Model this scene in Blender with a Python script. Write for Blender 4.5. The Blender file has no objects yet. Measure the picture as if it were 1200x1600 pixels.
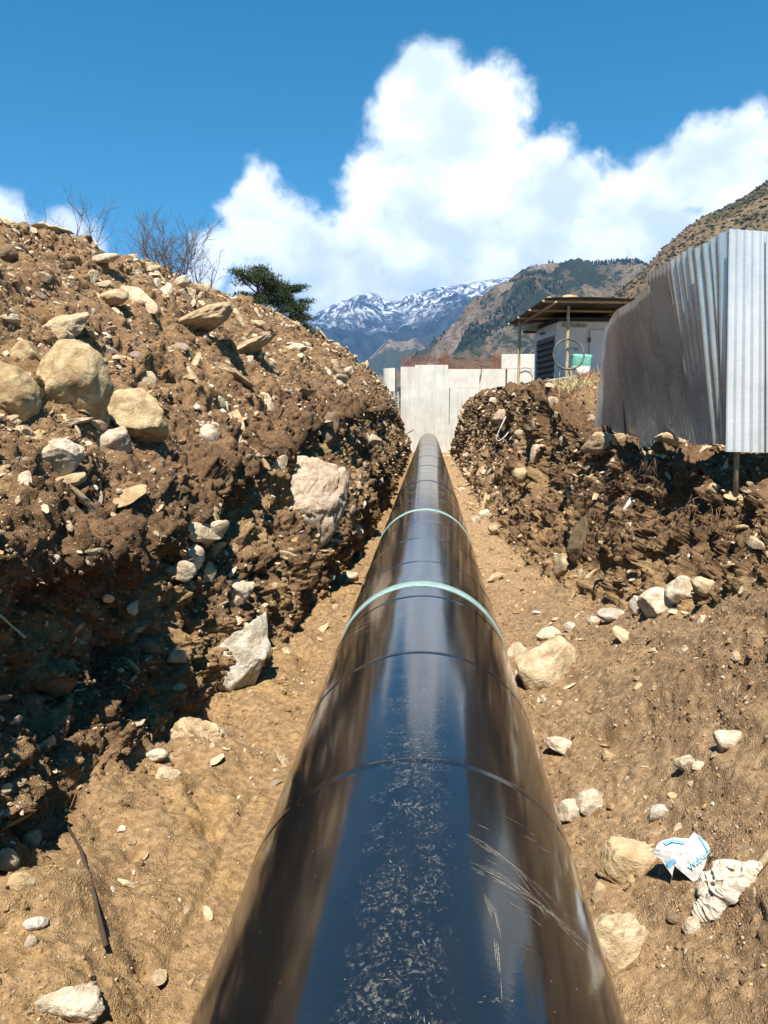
import bpy, bmesh, math, random
import numpy as np
from mathutils import Vector, Matrix, Euler

# ------------------------------------------------------------------ camera, sky, sun, exposure
S = bpy.context.scene
COL = S.collection
R = math.radians
F, VPX, VPY = 1200.0, 671.0, 648.0          # focal length and vanishing point of the trench, photo pixels
CAMZ = 3.04
PITCH = math.atan((800 - VPY) / F)
YAW = math.atan((VPX - 600) / F * math.cos(PITCH))
cam_d = bpy.data.cameras.new('camera')
cam = bpy.data.objects.new('camera', cam_d)
COL.objects.link(cam)
cam.location = (0, 0, CAMZ)
cam.rotation_euler = (math.pi / 2 - PITCH, 0, YAW)
cam_d.sensor_fit = 'VERTICAL'
cam_d.sensor_height = 36.0
cam_d.sensor_width = 27.0
cam_d.lens = 36.0 * F / 1600.0
cam_d.clip_start = 0.05
cam_d.clip_end = 60000
S.camera = cam
CM = np.array(Euler((math.pi / 2 - PITCH, 0, YAW)).to_matrix())

def U(px, py, Y):
    """point at world depth Y (metres along the trench) seen at photo pixel (px, py)"""
    d = CM @ np.array([(px - 600) / F, (800 - py) / F, -1.0])
    t = Y / d[1]
    return Vector((d[0] * t, Y, CAMZ + d[2] * t))

def PROJ(P):
    q = (P - np.array([0, 0, CAMZ])) @ CM
    w = np.maximum(-q[..., 2], 1e-6)
    return 600 + F * q[..., 0] / w, 800 - F * q[..., 1] / w, -q[..., 2]

SUN = Vector((-0.05, -0.47, 0.88)).normalized()
SUN_EL = math.asin(SUN.z)
sun_d = bpy.data.lights.new('sun', 'SUN')
sun_d.energy = 5.0
sun_d.angle = R(0.53)
sun_d.color = (1.0, 0.94, 0.85)
sun = bpy.data.objects.new('sun', sun_d)
COL.objects.link(sun)
sun.rotation_euler = (-SUN).to_track_quat('-Z', 'Y').to_euler()
sun.location = (0, -20, 40)

S.view_settings.view_transform = 'Standard'
S.view_settings.look = 'None'
S.view_settings.gamma = 1.0
S.view_settings.use_curve_mapping = False
S.view_settings.exposure = 1.0
S.cycles.max_bounces = 6
S.cycles.diffuse_bounces = 2
S.cycles.glossy_bounces = 3
S.cycles.transmission_bounces = 3
S.cycles.volume_bounces = 0
S.cycles.use_denoising = True
S.cycles.caustics_reflective = False
S.cycles.caustics_refractive = False

class NT:
    """small helper to write node trees"""
    def __init__(s, tree):
        s.t = tree
        tree.nodes.clear()
    def n(s, typ, **kw):
        nd = s.t.nodes.new(typ)
        for k, v in kw.items():
            setattr(nd, k, v)
        return nd
    def l(s, a, b):
        s.t.links.new(a, b)
    def put(s, sock, v):
        if isinstance(v, bpy.types.NodeSocket):
            s.t.links.new(v, sock)
        elif v is not None:
            if sock.type == 'RGBA' and len(v) == 3:
                v = (*v, 1)
            sock.default_value = v
    def math(s, op, a, b=None, c=None, clamp=False):
        nd = s.n('ShaderNodeMath', operation=op, use_clamp=clamp)
        for i, v in enumerate((a, b, c)):
            if v is not None:
                s.put(nd.inputs[i], v)
        return nd.outputs[0]
    def vmath(s, op, a, b=None, out=0):
        nd = s.n('ShaderNodeVectorMath', operation=op)
        s.put(nd.inputs[0], a)
        if b is not None:
            s.put(nd.inputs[1], b)
        return nd.outputs['Value'] if op in ('DISTANCE', 'LENGTH', 'DOT_PRODUCT') else nd.outputs[0]
    def noise(s, vec, scale, detail=4, rough=0.55, dist=0.0, lac=2.0):
        nd = s.n('ShaderNodeTexNoise')
        if vec is not None:
            s.put(nd.inputs['Vector'], vec)
        nd.inputs['Scale'].default_value = scale
        nd.inputs['Detail'].default_value = detail
        nd.inputs['Roughness'].default_value = rough
        nd.inputs['Distortion'].default_value = dist
        nd.inputs['Lacunarity'].default_value = lac
        return nd.outputs[0]
    def vor(s, vec, scale, feature='F1', out=0):
        nd = s.n('ShaderNodeTexVoronoi', feature=feature)
        if vec is not None:
            s.put(nd.inputs['Vector'], vec)
        nd.inputs['Scale'].default_value = scale
        return nd.outputs[out]
    def mapping(s, vec, scale=(1, 1, 1), rot=(0, 0, 0), loc=(0, 0, 0)):
        nd = s.n('ShaderNodeMapping')
        s.put(nd.inputs[0], vec)
        nd.inputs['Scale'].default_value = scale
        nd.inputs['Rotation'].default_value = rot
        nd.inputs['Location'].default_value = loc
        return nd.outputs[0]
    def ramp(s, fac, lo, hi, a=0.0, b=1.0):
        nd = s.n('ShaderNodeMapRange', interpolation_type='SMOOTHSTEP')
        s.put(nd.inputs[0], fac)
        nd.inputs[1].default_value, nd.inputs[2].default_value = lo, hi
        nd.inputs[3].default_value, nd.inputs[4].default_value = a, b
        return nd.outputs[0]
    def mix(s, fac, a, b, mode='MIX'):
        nd = s.n('ShaderNodeMix', data_type='RGBA', blend_type=mode)
        s.put(nd.inputs[0], fac)
        s.put(nd.inputs[6], a)
        s.put(nd.inputs[7], b)
        return nd.outputs[2]
    def coord(s, which='Object'):
        return s.n('ShaderNodeTexCoord').outputs[which]
    def attr(s, name, out='Color'):
        return s.n('ShaderNodeAttribute', attribute_name=name).outputs[out]

W = bpy.data.worlds.new('World')
S.world = W
W.use_nodes = True
g = NT(W.node_tree)
sky = g.n('ShaderNodeTexSky', sky_type='NISHITA')
sky.sun_disc = False
sky.sun_elevation = SUN_EL
sky.sun_rotation = math.atan2(SUN.x, SUN.y)
sky.altitude = 2600
sky.air_density = 1.0
sky.dust_density = 0.2
sky.ozone_density = 2.4
hs = g.n('ShaderNodeHueSaturation')
hs.inputs['Hue'].default_value = 0.475
hs.inputs['Saturation'].default_value = 1.36
hs.inputs['Value'].default_value = 1.0
g.l(sky.outputs[0], hs.inputs['Color'])
dvec = g.coord('Generated')
warp = g.noise(g.mapping(dvec, (1, 1, 1), loc=(3.1, 1.7, 0.4)), 9.0, 4, 0.6)
wv = g.n('ShaderNodeTexNoise'); wv.inputs['Scale'].default_value = 7.0; wv.inputs['Detail'].default_value = 3
g.l(dvec, wv.inputs['Vector'])
wd = g.vmath('SUBTRACT', wv.outputs['Color'], (0.5, 0.5, 0.5))
dw = g.vmath('ADD', dvec, g.vmath('MULTIPLY', wd, (0.10, 0.10, 0.10)))
BLOBS = [(695, 152, 72), (650, 200, 85), (755, 195, 85), (690, 270, 130), (815, 270, 80), (600, 340, 115),
         (760, 370, 160), (480, 380, 95), (405, 350, 75), (520, 440, 120), (650, 430, 130), (880, 340, 115),
         (870, 240, 60), (985, 340, 90), (1035, 300, 80), (1110, 260, 90), (1190, 215, 85), (1050, 380, 110),
         (900, 420, 120), (395, 285, 26), (430, 262, 20), (15, 330, 60), (125, 365, 62), (325, 410, 52), (440, 470, 90),
         (1290, 190, 110), (1400, 240, 140), (-130, 350, 120), (-320, 330, 150)]
best = None
for (bx, by, br) in BLOBS:
    c = (U(bx, by, 1.0) - Vector((0, 0, CAMZ))).normalized()
    c2 = (U(bx + br, by, 1.0) - Vector((0, 0, CAMZ))).normalized()
    rad = (c - c2).length
    dist = g.vmath('DISTANCE', dw, tuple(c))
    v = g.math('MULTIPLY_ADD', dist, -1.0 / rad * 0.62, 0.62 + 0.0)
    best = v if best is None else g.math('SMOOTH_MAX', best, v, 0.16)
sep = g.n('ShaderNodeSeparateXYZ'); g.l(dvec, sep.inputs[0])
far = g.math('SUBTRACT', g.noise(g.mapping(dvec, (1, 1, 1.9), loc=(7.3, 2.2, 5.0)), 2.3, 5, 0.55), 0.66)   # scattered cumulus elsewhere
far = g.math('SUBTRACT', g.math('MULTIPLY', far, 2.2), g.ramp(sep.outputs['Y'], 0.25, 0.5, 0.0, 2.0))
best = g.math('MAXIMUM', best, far)
fb = g.noise(dvec, 13.0, 9, 0.60, 0.25)
fb2 = g.noise(dvec, 42.0, 5, 0.6, 0.2)
m = g.math('ADD', best, g.math('MULTIPLY', g.math('SUBTRACT', fb, 0.5), 0.74))
m = g.math('ADD', m, g.math('MULTIPLY', g.math('SUBTRACT', fb2, 0.5), 0.26))
fac = g.ramp(m, -0.01, 0.27)
shade = g.ramp(g.noise(g.mapping(dvec, (1, 1, 1.25), loc=(0.2, 5.1, 0.03)), 12.0, 5, 0.5), 0.36, 0.62)
body = g.mix(shade, (0.54, 0.61, 0.66), (0.84, 0.86, 0.87))
bg1 = g.n('ShaderNodeBackground'); g.l(hs.outputs[0], bg1.inputs[0]); bg1.inputs[1].default_value = 0.077
bg2 = g.n('ShaderNodeBackground'); g.l(body, bg2.inputs[0]); bg2.inputs[1].default_value = 0.95
mx = g.n('ShaderNodeMixShader'); g.l(fac, mx.inputs[0]); g.l(bg1.outputs[0], mx.inputs[1]); g.l(bg2.outputs[0], mx.inputs[2])
out = g.n('ShaderNodeOutputWorld'); g.l(mx.outputs[0], out.inputs[0])
W.cycles.sampling_method = 'MANUAL'
W.cycles.sample_map_resolution = 512

# ------------------------------------------------------------------ helpers: objects
rng = np.random.default_rng(7)
rnd = random.Random(11)

def tag(o, label=None, cat=None, group=None, kind=None):
    if label: o['label'] = label
    if cat: o['category'] = cat
    if group: o['group'] = group
    if kind: o['kind'] = kind
    return o

def link(name, me, mats=None, parent=None, loc=None):
    o = bpy.data.objects.new(name, me)
    COL.objects.link(o)
    if mats is not None and me is not None:
        for m_ in (mats if isinstance(mats, (list, tuple)) else [mats]):
            if m_.name not in [x.name for x in me.materials if x]:
                me.materials.append(m_)
    if parent: o.parent = parent
    if loc is not None: o.location = loc
    return o

def empty(name, loc=(0, 0, 0), rz=0.0):
    o = bpy.data.objects.new(name, None)
    COL.objects.link(o)
    o.location = loc
    o.rotation_euler = (0, 0, rz)
    o.empty_display_size = 0.1
    return o

def fast_mesh(name, V, Fq, smooth=True, colors=None, n=4):
    """V (N,3), Fq (M,n) arrays -> mesh"""
    V = np.ascontiguousarray(V, dtype=np.float32)
    Fq = np.ascontiguousarray(Fq, dtype=np.int32)
    me = bpy.data.meshes.new(name)
    me.vertices.add(len(V)); me.vertices.foreach_set('co', V.ravel())
    me.loops.add(Fq.size); me.loops.foreach_set('vertex_index', Fq.ravel())
    me.polygons.add(len(Fq))
    me.polygons.foreach_set('loop_start', np.arange(len(Fq), dtype=np.int32) * n)
    me.polygons.foreach_set('loop_total', np.full(len(Fq), n, dtype=np.int32))
    me.polygons.foreach_set('use_smooth', np.full(len(Fq), smooth, dtype=bool))
    me.update(calc_edges=True)
    if colors is not None:
        a = me.color_attributes.new('tone', 'FLOAT_COLOR', 'POINT')
        c4 = np.ones((len(V), 4), dtype=np.float32); c4[:, :3] = colors
        a.data.foreach_set('color', c4.ravel())
    return me

def grid_faces(nv, nu):
    i = np.arange(nv * nu, dtype=np.int32).reshape(nv, nu)
    return np.stack([i[:-1, :-1], i[:-1, 1:], i[1:, 1:], i[1:, :-1]], -1).reshape(-1, 4)

class MB:
    """collects boxes, bars and tubes, then links them as ONE mesh"""
    def __init__(s):
        s.v, s.f = [], []
    def add(s, V, Fs):
        k = len(s.v)
        s.v += [tuple(p) for p in V]
        s.f += [tuple(i + k for i in f) for f in Fs]
        return s
    def box(s, c, d, M=None):
        x, y, z = d[0] / 2, d[1] / 2, d[2] / 2
        V = [Vector((a * x, b * y, e * z)) for e in (-1, 1) for a, b in ((-1, -1), (1, -1), (1, 1), (-1, 1))]
        if M is not None: V = [M @ p for p in V]
        V = [p + Vector(c) for p in V]
        return s.add(V, [(3, 2, 1, 0), (4, 5, 6, 7), (0, 1, 5, 4), (1, 2, 6, 5), (2, 3, 7, 6), (3, 0, 4, 7)])
    def tube(s, pts, rad, n=6, cap=True):
        pts = [Vector(p) for p in pts]
        if not isinstance(rad, (list, tuple)): rad = [rad] * len(pts)
        V, Fs = [], []
        ref = Vector((0.31, 0.17, 0.93))
        for i, p in enumerate(pts):
            t = (pts[min(i + 1, len(pts) - 1)] - pts[max(i - 1, 0)])
            t = t.normalized() if t.length > 1e-9 else Vector((0, 0, 1))
            if i == 0 and abs(t.dot(ref)) > 0.9: ref = Vector((1, 0.1, 0.05))
            a = t.cross(ref).normalized(); b = t.cross(a).normalized()
            V += [p + (a * math.cos(2 * math.pi * k / n) + b * math.sin(2 * math.pi * k / n)) * rad[i] for k in range(n)]
        for i in range(len(pts) - 1):
            for k in range(n):
                Fs.append((i * n + k, i * n + (k + 1) % n, (i + 1) * n + (k + 1) % n, (i + 1) * n + k))
        if cap:
            Fs.append(tuple(range(n - 1, -1, -1))); Fs.append(tuple((len(pts) - 1) * n + k for k in range(n)))
        return s.add(V, Fs)
    def mesh(s, name, smooth=False):
        me = bpy.data.meshes.new(name)
        me.from_pydata(s.v, [], s.f)
        if smooth: me.polygons.foreach_set('use_smooth', [True] * len(me.polygons))
        me.update()
        return me
    def build(s, name, mat, parent=None, smooth=False, loc=None):
        return link(name, s.mesh(name, smooth), mat, parent, loc)

# ------------------------------------------------------------------ helpers: noise in numpy
_G = np.array([[1, 1, 0], [-1, 1, 0], [1, -1, 0], [-1, -1, 0], [1, 0, 1], [-1, 0, 1], [1, 0, -1], [-1, 0, -1],
               [0, 1, 1], [0, -1, 1], [0, 1, -1], [0, -1, -1], [1, 1, 0], [-1, 1, 0], [0, -1, 1], [0, -1, -1]], dtype=np.float32)

def _h(x, y, z, seed):
    h = (x * np.uint32(374761393) + y * np.uint32(668265263) + z * np.uint32(2147483647 - 58) + np.uint32(seed * 974711 + 77))
    h = (h ^ (h >> np.uint32(13))) * np.uint32(1274126177)
    return h ^ (h >> np.uint32(16))

def pn(P, seed=0):
    """gradient noise, about -1..1, P (...,3)"""
    sh = P.shape[:-1]
    P = P.reshape(-1, 3).astype(np.float32)
    fl = np.floor(P)
    f = P - fl
    i = fl.astype(np.int64).astype(np.uint32)
    u = f * f * f * (f * (f * 6 - 15) + 10)
    res = 0
    for dx in (0, 1):
        wx = u[:, 0] if dx else 1 - u[:, 0]
        for dy in (0, 1):
            wy = u[:, 1] if dy else 1 - u[:, 1]
            for dz in (0, 1):
                wz = u[:, 2] if dz else 1 - u[:, 2]
                gg = _G[_h(i[:, 0] + np.uint32(dx), i[:, 1] + np.uint32(dy), i[:, 2] + np.uint32(dz), seed) & np.uint32(15)]
                res = res + wx * wy * wz * (gg[:, 0] * (f[:, 0] - dx) + gg[:, 1] * (f[:, 1] - dy) + gg[:, 2] * (f[:, 2] - dz))
    return res.reshape(sh)

def fbm(P, octs=4, seed=0, gain=0.5):
    r, a, q = 0, 1.0, 1.0
    for k in range(octs):
        r = r + a * pn(P * q, seed + k * 13)
        a *= gain; q *= 2.03
    return r

def billow(P, octs=3, seed=0, gain=0.5):
    r, a, q = 0, 1.0, 1.0
    for k in range(octs):
        r = r + a * (np.abs(pn(P * q, seed + k * 17)) * 2 - 0.5)
        a *= gain; q *= 2.1
    return r

def ridged(P, octs=5, seed=0, gain=0.5):
    r, a, q = 0, 1.0, 1.0
    for k in range(octs):
        r = r + a * (1 - np.abs(pn(P * q, seed + k * 19)) * 2)
        a *= gain; q *= 2.05
    return r

def cells(P, seed=0):
    """blocky cellular noise: random height per cell (-1..1) and distance to the cell edge"""
    sh = P.shape[:-1]
    P = P.reshape(-1, 3).astype(np.float32)
    b = np.floor(P - .5)
    f1 = np.full(len(P), 9.0, np.float32); f2 = f1.copy(); hv = np.zeros(len(P), np.float32)
    for dx in (0, 1):
        for dy in (0, 1):
            for dz in (0, 1):
                c = b + np.array([dx, dy, dz], np.float32)
                i = c.astype(np.int64).astype(np.uint32)
                h = _h(i[:, 0], i[:, 1], i[:, 2], seed)
                o = np.stack([(h & np.uint32(1023)), ((h >> np.uint32(10)) & np.uint32(1023)), ((h >> np.uint32(20)) & np.uint32(1023))], -1).astype(np.float32) / 1023 * .8 + .1
                d = ((P - c - o) ** 2).sum(-1)
                hr = _h(i[:, 0] + np.uint32(7), i[:, 1], i[:, 2] + np.uint32(3), seed + 5).astype(np.float32) / 4294967295.0 * 2 - 1
                near = d < f1
                f2 = np.where(near, f1, np.minimum(f2, d)); hv = np.where(near, hr, hv); f1 = np.where(near, d, f1)
    return hv.reshape(sh), (np.sqrt(f2) - np.sqrt(f1)).reshape(sh)

def smooth_rows(A, n, axis=0):
    for _ in range(n):
        B = A.copy()
        if axis == 0:
            B[1:-1] = 0.25 * A[:-2] + 0.5 * A[1:-1] + 0.25 * A[2:]
        else:
            B[:, 1:-1] = 0.25 * A[:, :-2] + 0.5 * A[:, 1:-1] + 0.25 * A[:, 2:]
        A = B
    return A

def grid_normals(P):
    du = np.empty_like(P); dv = np.empty_like(P)
    du[:, 1:-1] = P[:, 2:] - P[:, :-2]; du[:, 0] = P[:, 1] - P[:, 0]; du[:, -1] = P[:, -1] - P[:, -2]
    dv[1:-1] = P[2:] - P[:-2]; dv[0] = P[1] - P[0]; dv[-1] = P[-1] - P[-2]
    N = np.cross(du, dv)
    return N / np.maximum(np.linalg.norm(N, axis=-1, keepdims=True), 1e-9)

# ------------------------------------------------------------------ materials
def material(name):
    m_ = bpy.data.materials.new(name)
    m_.use_nodes = True
    return m_, NT(m_.node_tree)

def finish(t, color, rough=0.8, bump=None, bump_d=0.01, metallic=0.0, spec=0.5, strength=1.0, normal=None, extra=None):
    b = t.n('ShaderNodeBsdfPrincipled')
    t.put(b.inputs['Base Color'], color)
    t.put(b.inputs['Roughness'], rough)
    t.put(b.inputs['Metallic'], metallic)
    t.put(b.inputs['Specular IOR Level'], spec)
    if bump is not None:
        bn = t.n('ShaderNodeBump')
        bn.inputs['Strength'].default_value = strength
        bn.inputs['Distance'].default_value = bump_d
        t.l(bump, bn.inputs['Height'])
        t.l(bn.outputs[0], b.inputs['Normal'])
    for k, v in (extra or {}).items():
        t.put(b.inputs[k], v)
    o = t.n('ShaderNodeOutputMaterial')
    t.l(b.outputs[0], o.inputs[0])
    return b

def mat_soil():
    m_, t = material('soil')
    p = t.n('ShaderNodeNewGeometry').outputs['Position']
    base = t.attr('tone')
    n1 = t.noise(p, 2.2, 6, 0.62)
    n2 = t.noise(p, 17, 5, 0.65)
    n3 = t.noise(p, 95, 4, 0.7)
    col = t.mix(t.ramp(n2, 0.36, 0.66), t.mix(1.0, base, (0.66, 0.62, 0.58), 'MULTIPLY'), t.mix(1.0, base, (1.18, 1.16, 1.12), 'MULTIPLY'))
    col = t.mix(t.ramp(n1, 0.5, 0.72, 0, 0.45), col, t.mix(1.0, base, (0.72, 0.62, 0.52), 'MULTIPLY'))
    grit = t.vor(p, 62)
    rndc = t.vor(p, 62, out=1)
    sepc = t.n('ShaderNodeSeparateColor'); t.l(rndc, sepc.inputs[0])
    gm = t.math('MULTIPLY', t.ramp(grit, 0.34, 0.26), t.ramp(sepc.outputs[0], 0.66, 0.74))
    col = t.mix(t.ramp(n3, 0.45, 0.60, 0, 0.42), t.mix(1.0, col, (1.16, 1.15, 1.13), 'MULTIPLY'), t.mix(1.0, col, (0.62, 0.59, 0.56), 'MULTIPLY'))
    col = t.mix(t.math('MULTIPLY', gm, 0.8), col, (0.44, 0.35, 0.24))
    peb = t.math('MULTIPLY', t.ramp(grit, 0.5, 0.1), t.ramp(sepc.outputs[0], 0.45, 0.8))
    crumb = t.math('SUBTRACT', 1.0, t.vor(t.vmath('ADD', p, t.vmath('MULTIPLY', t.n('ShaderNodeTexNoise').outputs['Color'], (.01, .01, .01))), 105))
    h = t.math('ADD', t.math('MULTIPLY', n2, 1.2), t.math('ADD', t.math('MULTIPLY', n3, 0.8), t.math('MULTIPLY', t.math('MULTIPLY', crumb, t.ramp(t.noise(p, 5, 3), 0.45, 0.65)), 0.9)))
    h = t.math('ADD', h, t.math('MULTIPLY', peb, 0.7))
    finish(t, col, 0.95, h, 0.011, spec=0.12)
    return m_

def mat_stone(name='stone', a=(0.42, 0.31, 0.18), b=(0.62, 0.52, 0.38), dust=0.3, use_tone=False, soil=(0.25, 0.155, 0.08), veins=True):
    m_, t = material(name)
    o = t.coord('Object')
    oi = t.n('ShaderNodeObjectInfo')
    seedv = t.n('ShaderNodeCombineXYZ')
    t.l(t.math('MULTIPLY', oi.outputs['Random'], 37.0), seedv.inputs[0])
    g_ = t.n('ShaderNodeNewGeometry')
    vec = t.vmath('ADD', g_.outputs['Position'], seedv.outputs[0])
    if use_tone:
        base = t.attr('tone')
    else:
        base = t.mix(oi.outputs['Random'], a, b)
    n1 = t.noise(vec, 7, 6, 0.6, 0.3)
    n2 = t.noise(vec, 34, 5, 0.65)
    col = t.mix(t.ramp(n1, 0.33, 0.68), t.mix(1.0, base, (0.70, 0.64, 0.55), 'MULTIPLY'), t.mix(1.0, base, (1.14, 1.13, 1.10), 'MULTIPLY'))
    col = t.mix(t.ramp(n2, 0.55, 0.78, 0, 0.5), col, t.mix(1.0, base, (0.55, 0.47, 0.38), 'MULTIPLY'))
    if veins:
        vn = t.noise(t.mapping(vec, (1, 1, 3.2), (0.5, 0.3, 0)), 5, 5, 0.6, 0.9)
        col = t.mix(t.ramp(t.math('ABSOLUTE', t.math('SUBTRACT', vn, 0.5)), 0.03, 0.0, 0, 0.5), col, t.mix(1.0, base, (0.55, 0.45, 0.35), 'MULTIPLY'))
    dm = t.noise(vec, 4.2, 5, 0.62)
    col = t.mix(t.ramp(dm, 0.60 - 0.16 * dust, 0.80 - 0.16 * dust, 0, 0.85), col, soil)
    h = t.math('ADD', t.math('MULTIPLY', n1, 1.5), n2)
    finish(t, col, 0.88, h, 0.018, spec=0.2)
    return m_

def mat_plain(name, c, rough=0.6, var=0.15, scale=8, metallic=0.0, bump=0.0, spec=0.4, coord='Object'):
    m_, t = material(name)
    o = t.coord(coord)
    n = t.noise(o, scale, 5, 0.6)
    col = t.mix(t.ramp(n, 0.3, 0.7), tuple(x * (1 - var) for x in c), tuple(min(1, x * (1 + var)) for x in c))
    finish(t, col, rough, n if bump else None, bump or 0.01, metallic, spec)
    return m_
M_SOIL = mat_soil()
M_STONE = mat_stone()
M_STONE_T = mat_stone('stone_mixed', use_tone=True, dust=0.25, veins=False)
# ------------------------------------------------------------------ terrain: left bank, right bank, ground
def rail(tab):
    a = np.array(tab, dtype=float)
    def f(y):
        return np.interp(y, a[:, 0], a[:, 1]), np.interp(y, a[:, 0], a[:, 2])
    return f

def lay(yv, rails, rows):
    """rails: list of (x(y), z(y)); rows: rows per segment -> P (nv,nu,3), segment parameter (nv)"""
    P, V = [], []
    for k in range(len(rails) - 1):
        n = rows[k]
        ts = np.linspace(0, 1, n, endpoint=(k == len(rails) - 2))
        for t in ts:
            x = rails[k][0] * (1 - t) + rails[k + 1][0] * t
            z = rails[k][1] * (1 - t) + rails[k + 1][1] * t
            P.append(np.stack([x, yv, z], -1)); V.append(k + t)
    return np.array(P), np.array(V)

def columns(y0, y1, n, yback, nb):
    fwd = y0 * (y1 / y0) ** np.linspace(0, 1, n)
    return np.concatenate([np.linspace(yback, y0, nb, endpoint=False), fwd])

def sstep(x, a, b):
    t = np.clip((x - a) / (b - a), 0, 1)
    return t * t * (3 - 2 * t)

# ---- left bank
yl = columns(2.6, 63.0, 860, -12, 30)
base = rail([(-12, -2.3, .5), (2, -2.3, .5), (4, -2.4, .5), (5, -2.45, .42), (6.5, -2.42, .12), (9, -2.1, .05), (12, -1.8, 0), (16, -1.55, 0), (22, -1.5, 0), (63, -1.6, 0)])
lip = rail([(-12, -2.6, 2.3), (3.8, -2.6, 2.3), (5, -2.42, 2.1), (6.5, -2.45, 1.78), (8, -2.5, 1.85), (9, -2.5, 2.0), (12, -2.5, 2.45), (16, -2.3, 2.85), (22, -2.1, 3.15), (30, -2.0, 3.15), (40, -2.0, 3.1), (55, -2.0, 2.2), (63, -2.1, 1.8)])
crest = rail([(-12, -6.6, 5.6), (4, -6.6, 5.7), (11.8, -6.7, 6.05), (17.8, -7.0, 6.65), (24.6, -7.0, 7.05), (30, -6.2, 7.1), (36, -5.4, 6.95), (42, -4.4, 6.4), (48, -3.3, 5.4), (55, -3.0, 4.8), (63, -2.9, 4.0)])
recess = np.interp(yl, [-12, 3.9, 4.6, 5.2, 6.6, 7.3, 8.2, 10, 12, 14, 20, 63], [.0, .0, .12, .42, .46, .2, .05, .14, .18, .06, .0, .0])
bx, bz = base(yl); lx, lz = lip(yl); cx, cz = crest(yl)
one = np.ones_like(yl)
rails = [(-.05 * one, -.1 * one), (-1.15 * one, 0.0 * one), (bx, bz), (bx - recess, bz * .55 + lz * .45),
         (lx - .12 * one - recess * .45, lz - .3), (lx, lz), (lx * .52 + cx * .48, lz * .48 + cz * .52), (cx, cz), (cx - 4.5, cz - .5), (cx - 16, -0.8 * one)]
P, V = lay(yl, rails, [5, 64, 70, 54, 28, 118, 106, 16, 6])
P = smooth_rows(P, 11)
vv = np.repeat(V[:, None], len(yl), 1)
facem = sstep(vv, 1.6, 2.2) * (1 - sstep(vv, 4.9, 5.5))
slopem = sstep(vv, 4.8, 5.4)
floorm = 1 - sstep(vv, 1.4, 2.1)
N = grid_normals(P)
if N[len(V) // 2, :, 0].mean() < 0: N = -N
st = P * np.array([1, 1, 0.42])
big = fbm(P / 1.5, 3, 3)
col_ = fbm(st / .42, 4, 21) * .16 + billow(st / .2, 2, 31) * .05
clod = billow(P / .36, 3, 41) * .10 + billow(P / .12, 2, 51) * .035
fine = fbm(P / .06, 3, 61, .7) * .022
sl = fbm(P / np.array([.8, .9, .6]), 5, 71) * .21 + billow(P / .5, 2, 78) * .055 + fbm(P / .16, 4, 81, .65) * .035
wp = P + .10 * np.stack([fbm(P / .3, 2, 701), fbm(P / .3 + 9, 2, 702), fbm(P / .3 + 5, 2, 703)], -1)
c0, e0_ = cells(wp / np.array([.70, .8, .55]), 710); c1, e1_ = cells(wp / np.array([.30, .36, .24]), 711); c2, e2_ = cells(wp / .12, 712); c3, e3_ = cells(wp / .05, 713)
patch = np.clip(.5 + 1.4 * fbm(P / 1.1, 3, 721), .1, 1.2)
block = c0 * .085 + c1 * .075 + c2 * .035 + c3 * .012 - .03 * np.exp(-(e1_ / .05) ** 2) - .014 * np.exp(-(e2_ / .08) ** 2)
D = facem * (big * .27 + col_ * .8 + clod * .6 + block * 1.15) + slopem * (big * .16 + sl * .8 + block * .75 * patch) + floorm * (big * .10 + fbm(P / .5, 4, 91) * .12 * sstep(vv, 1.0, 1.5) + ridged(P / .8, 3, 97) * .03 * sstep(vv, 1.1, 1.6) + fbm(P / .13, 3, 95) * .010 + (c2 * .016 + c3 * .009) * np.clip(patch - .35, 0, 1)) + fine * (facem + .8 * slopem + .55 * floorm)
ending = 1 - sstep(vv, 7.9, 8.6)
D = D * ending
PITS_L = [(385, 660, .5, .55), (395, 700, .4, .5), (515, 700, .7, .5), (525, 890, .45, .5), (300, 720, .35, .3), (345, 1120, .28, .35), (320, 1265, .16, .18), (185, 690, .4, .3), (350, 830, .4, .35), (230, 830, .3, .35),
          (160, 900, .28, .35), (440, 860, .4, .4), (255, 760, .2, .2), (55, 1350, .18, .2), (215, 1320, .12, .1), (560, 720, .6, .5), (585, 760, .7, .5), (480, 880, .3, .3), (60, 960, .3, .3)]
def carve(P, N, D, pits):
    for (px, py, rad, dep) in pits:
        X, Y, Z = PROJ(P)
        d2 = (X - px) ** 2 + (Y - py) ** 2 + np.where(Z < 0.5, 1e9, 0)
        c = P.reshape(-1, 3)[np.argmin(d2 + Z * 2)]
        q = (P - c) * np.array([1, 1, .8])
        D = D - dep * np.exp(-(q ** 2).sum(-1) / (rad * rad * .5))
    return D
D = carve(P, N, D, PITS_L)
D = carve(P, N, D, [(40, 1400, .5, -.22), (60, 1560, .4, -.14), (300, 1180, .35, -.12), (330, 1300, .12, .10), (300, 1250, .10, .09), (225, 1520, .10, .10), (290, 1380, .3, -.07), (200, 1450, .12, .08), (375, 1180, .3, -.06), (430, 1000, .3, -.08), (500, 960, .25, -.10)])
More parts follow.
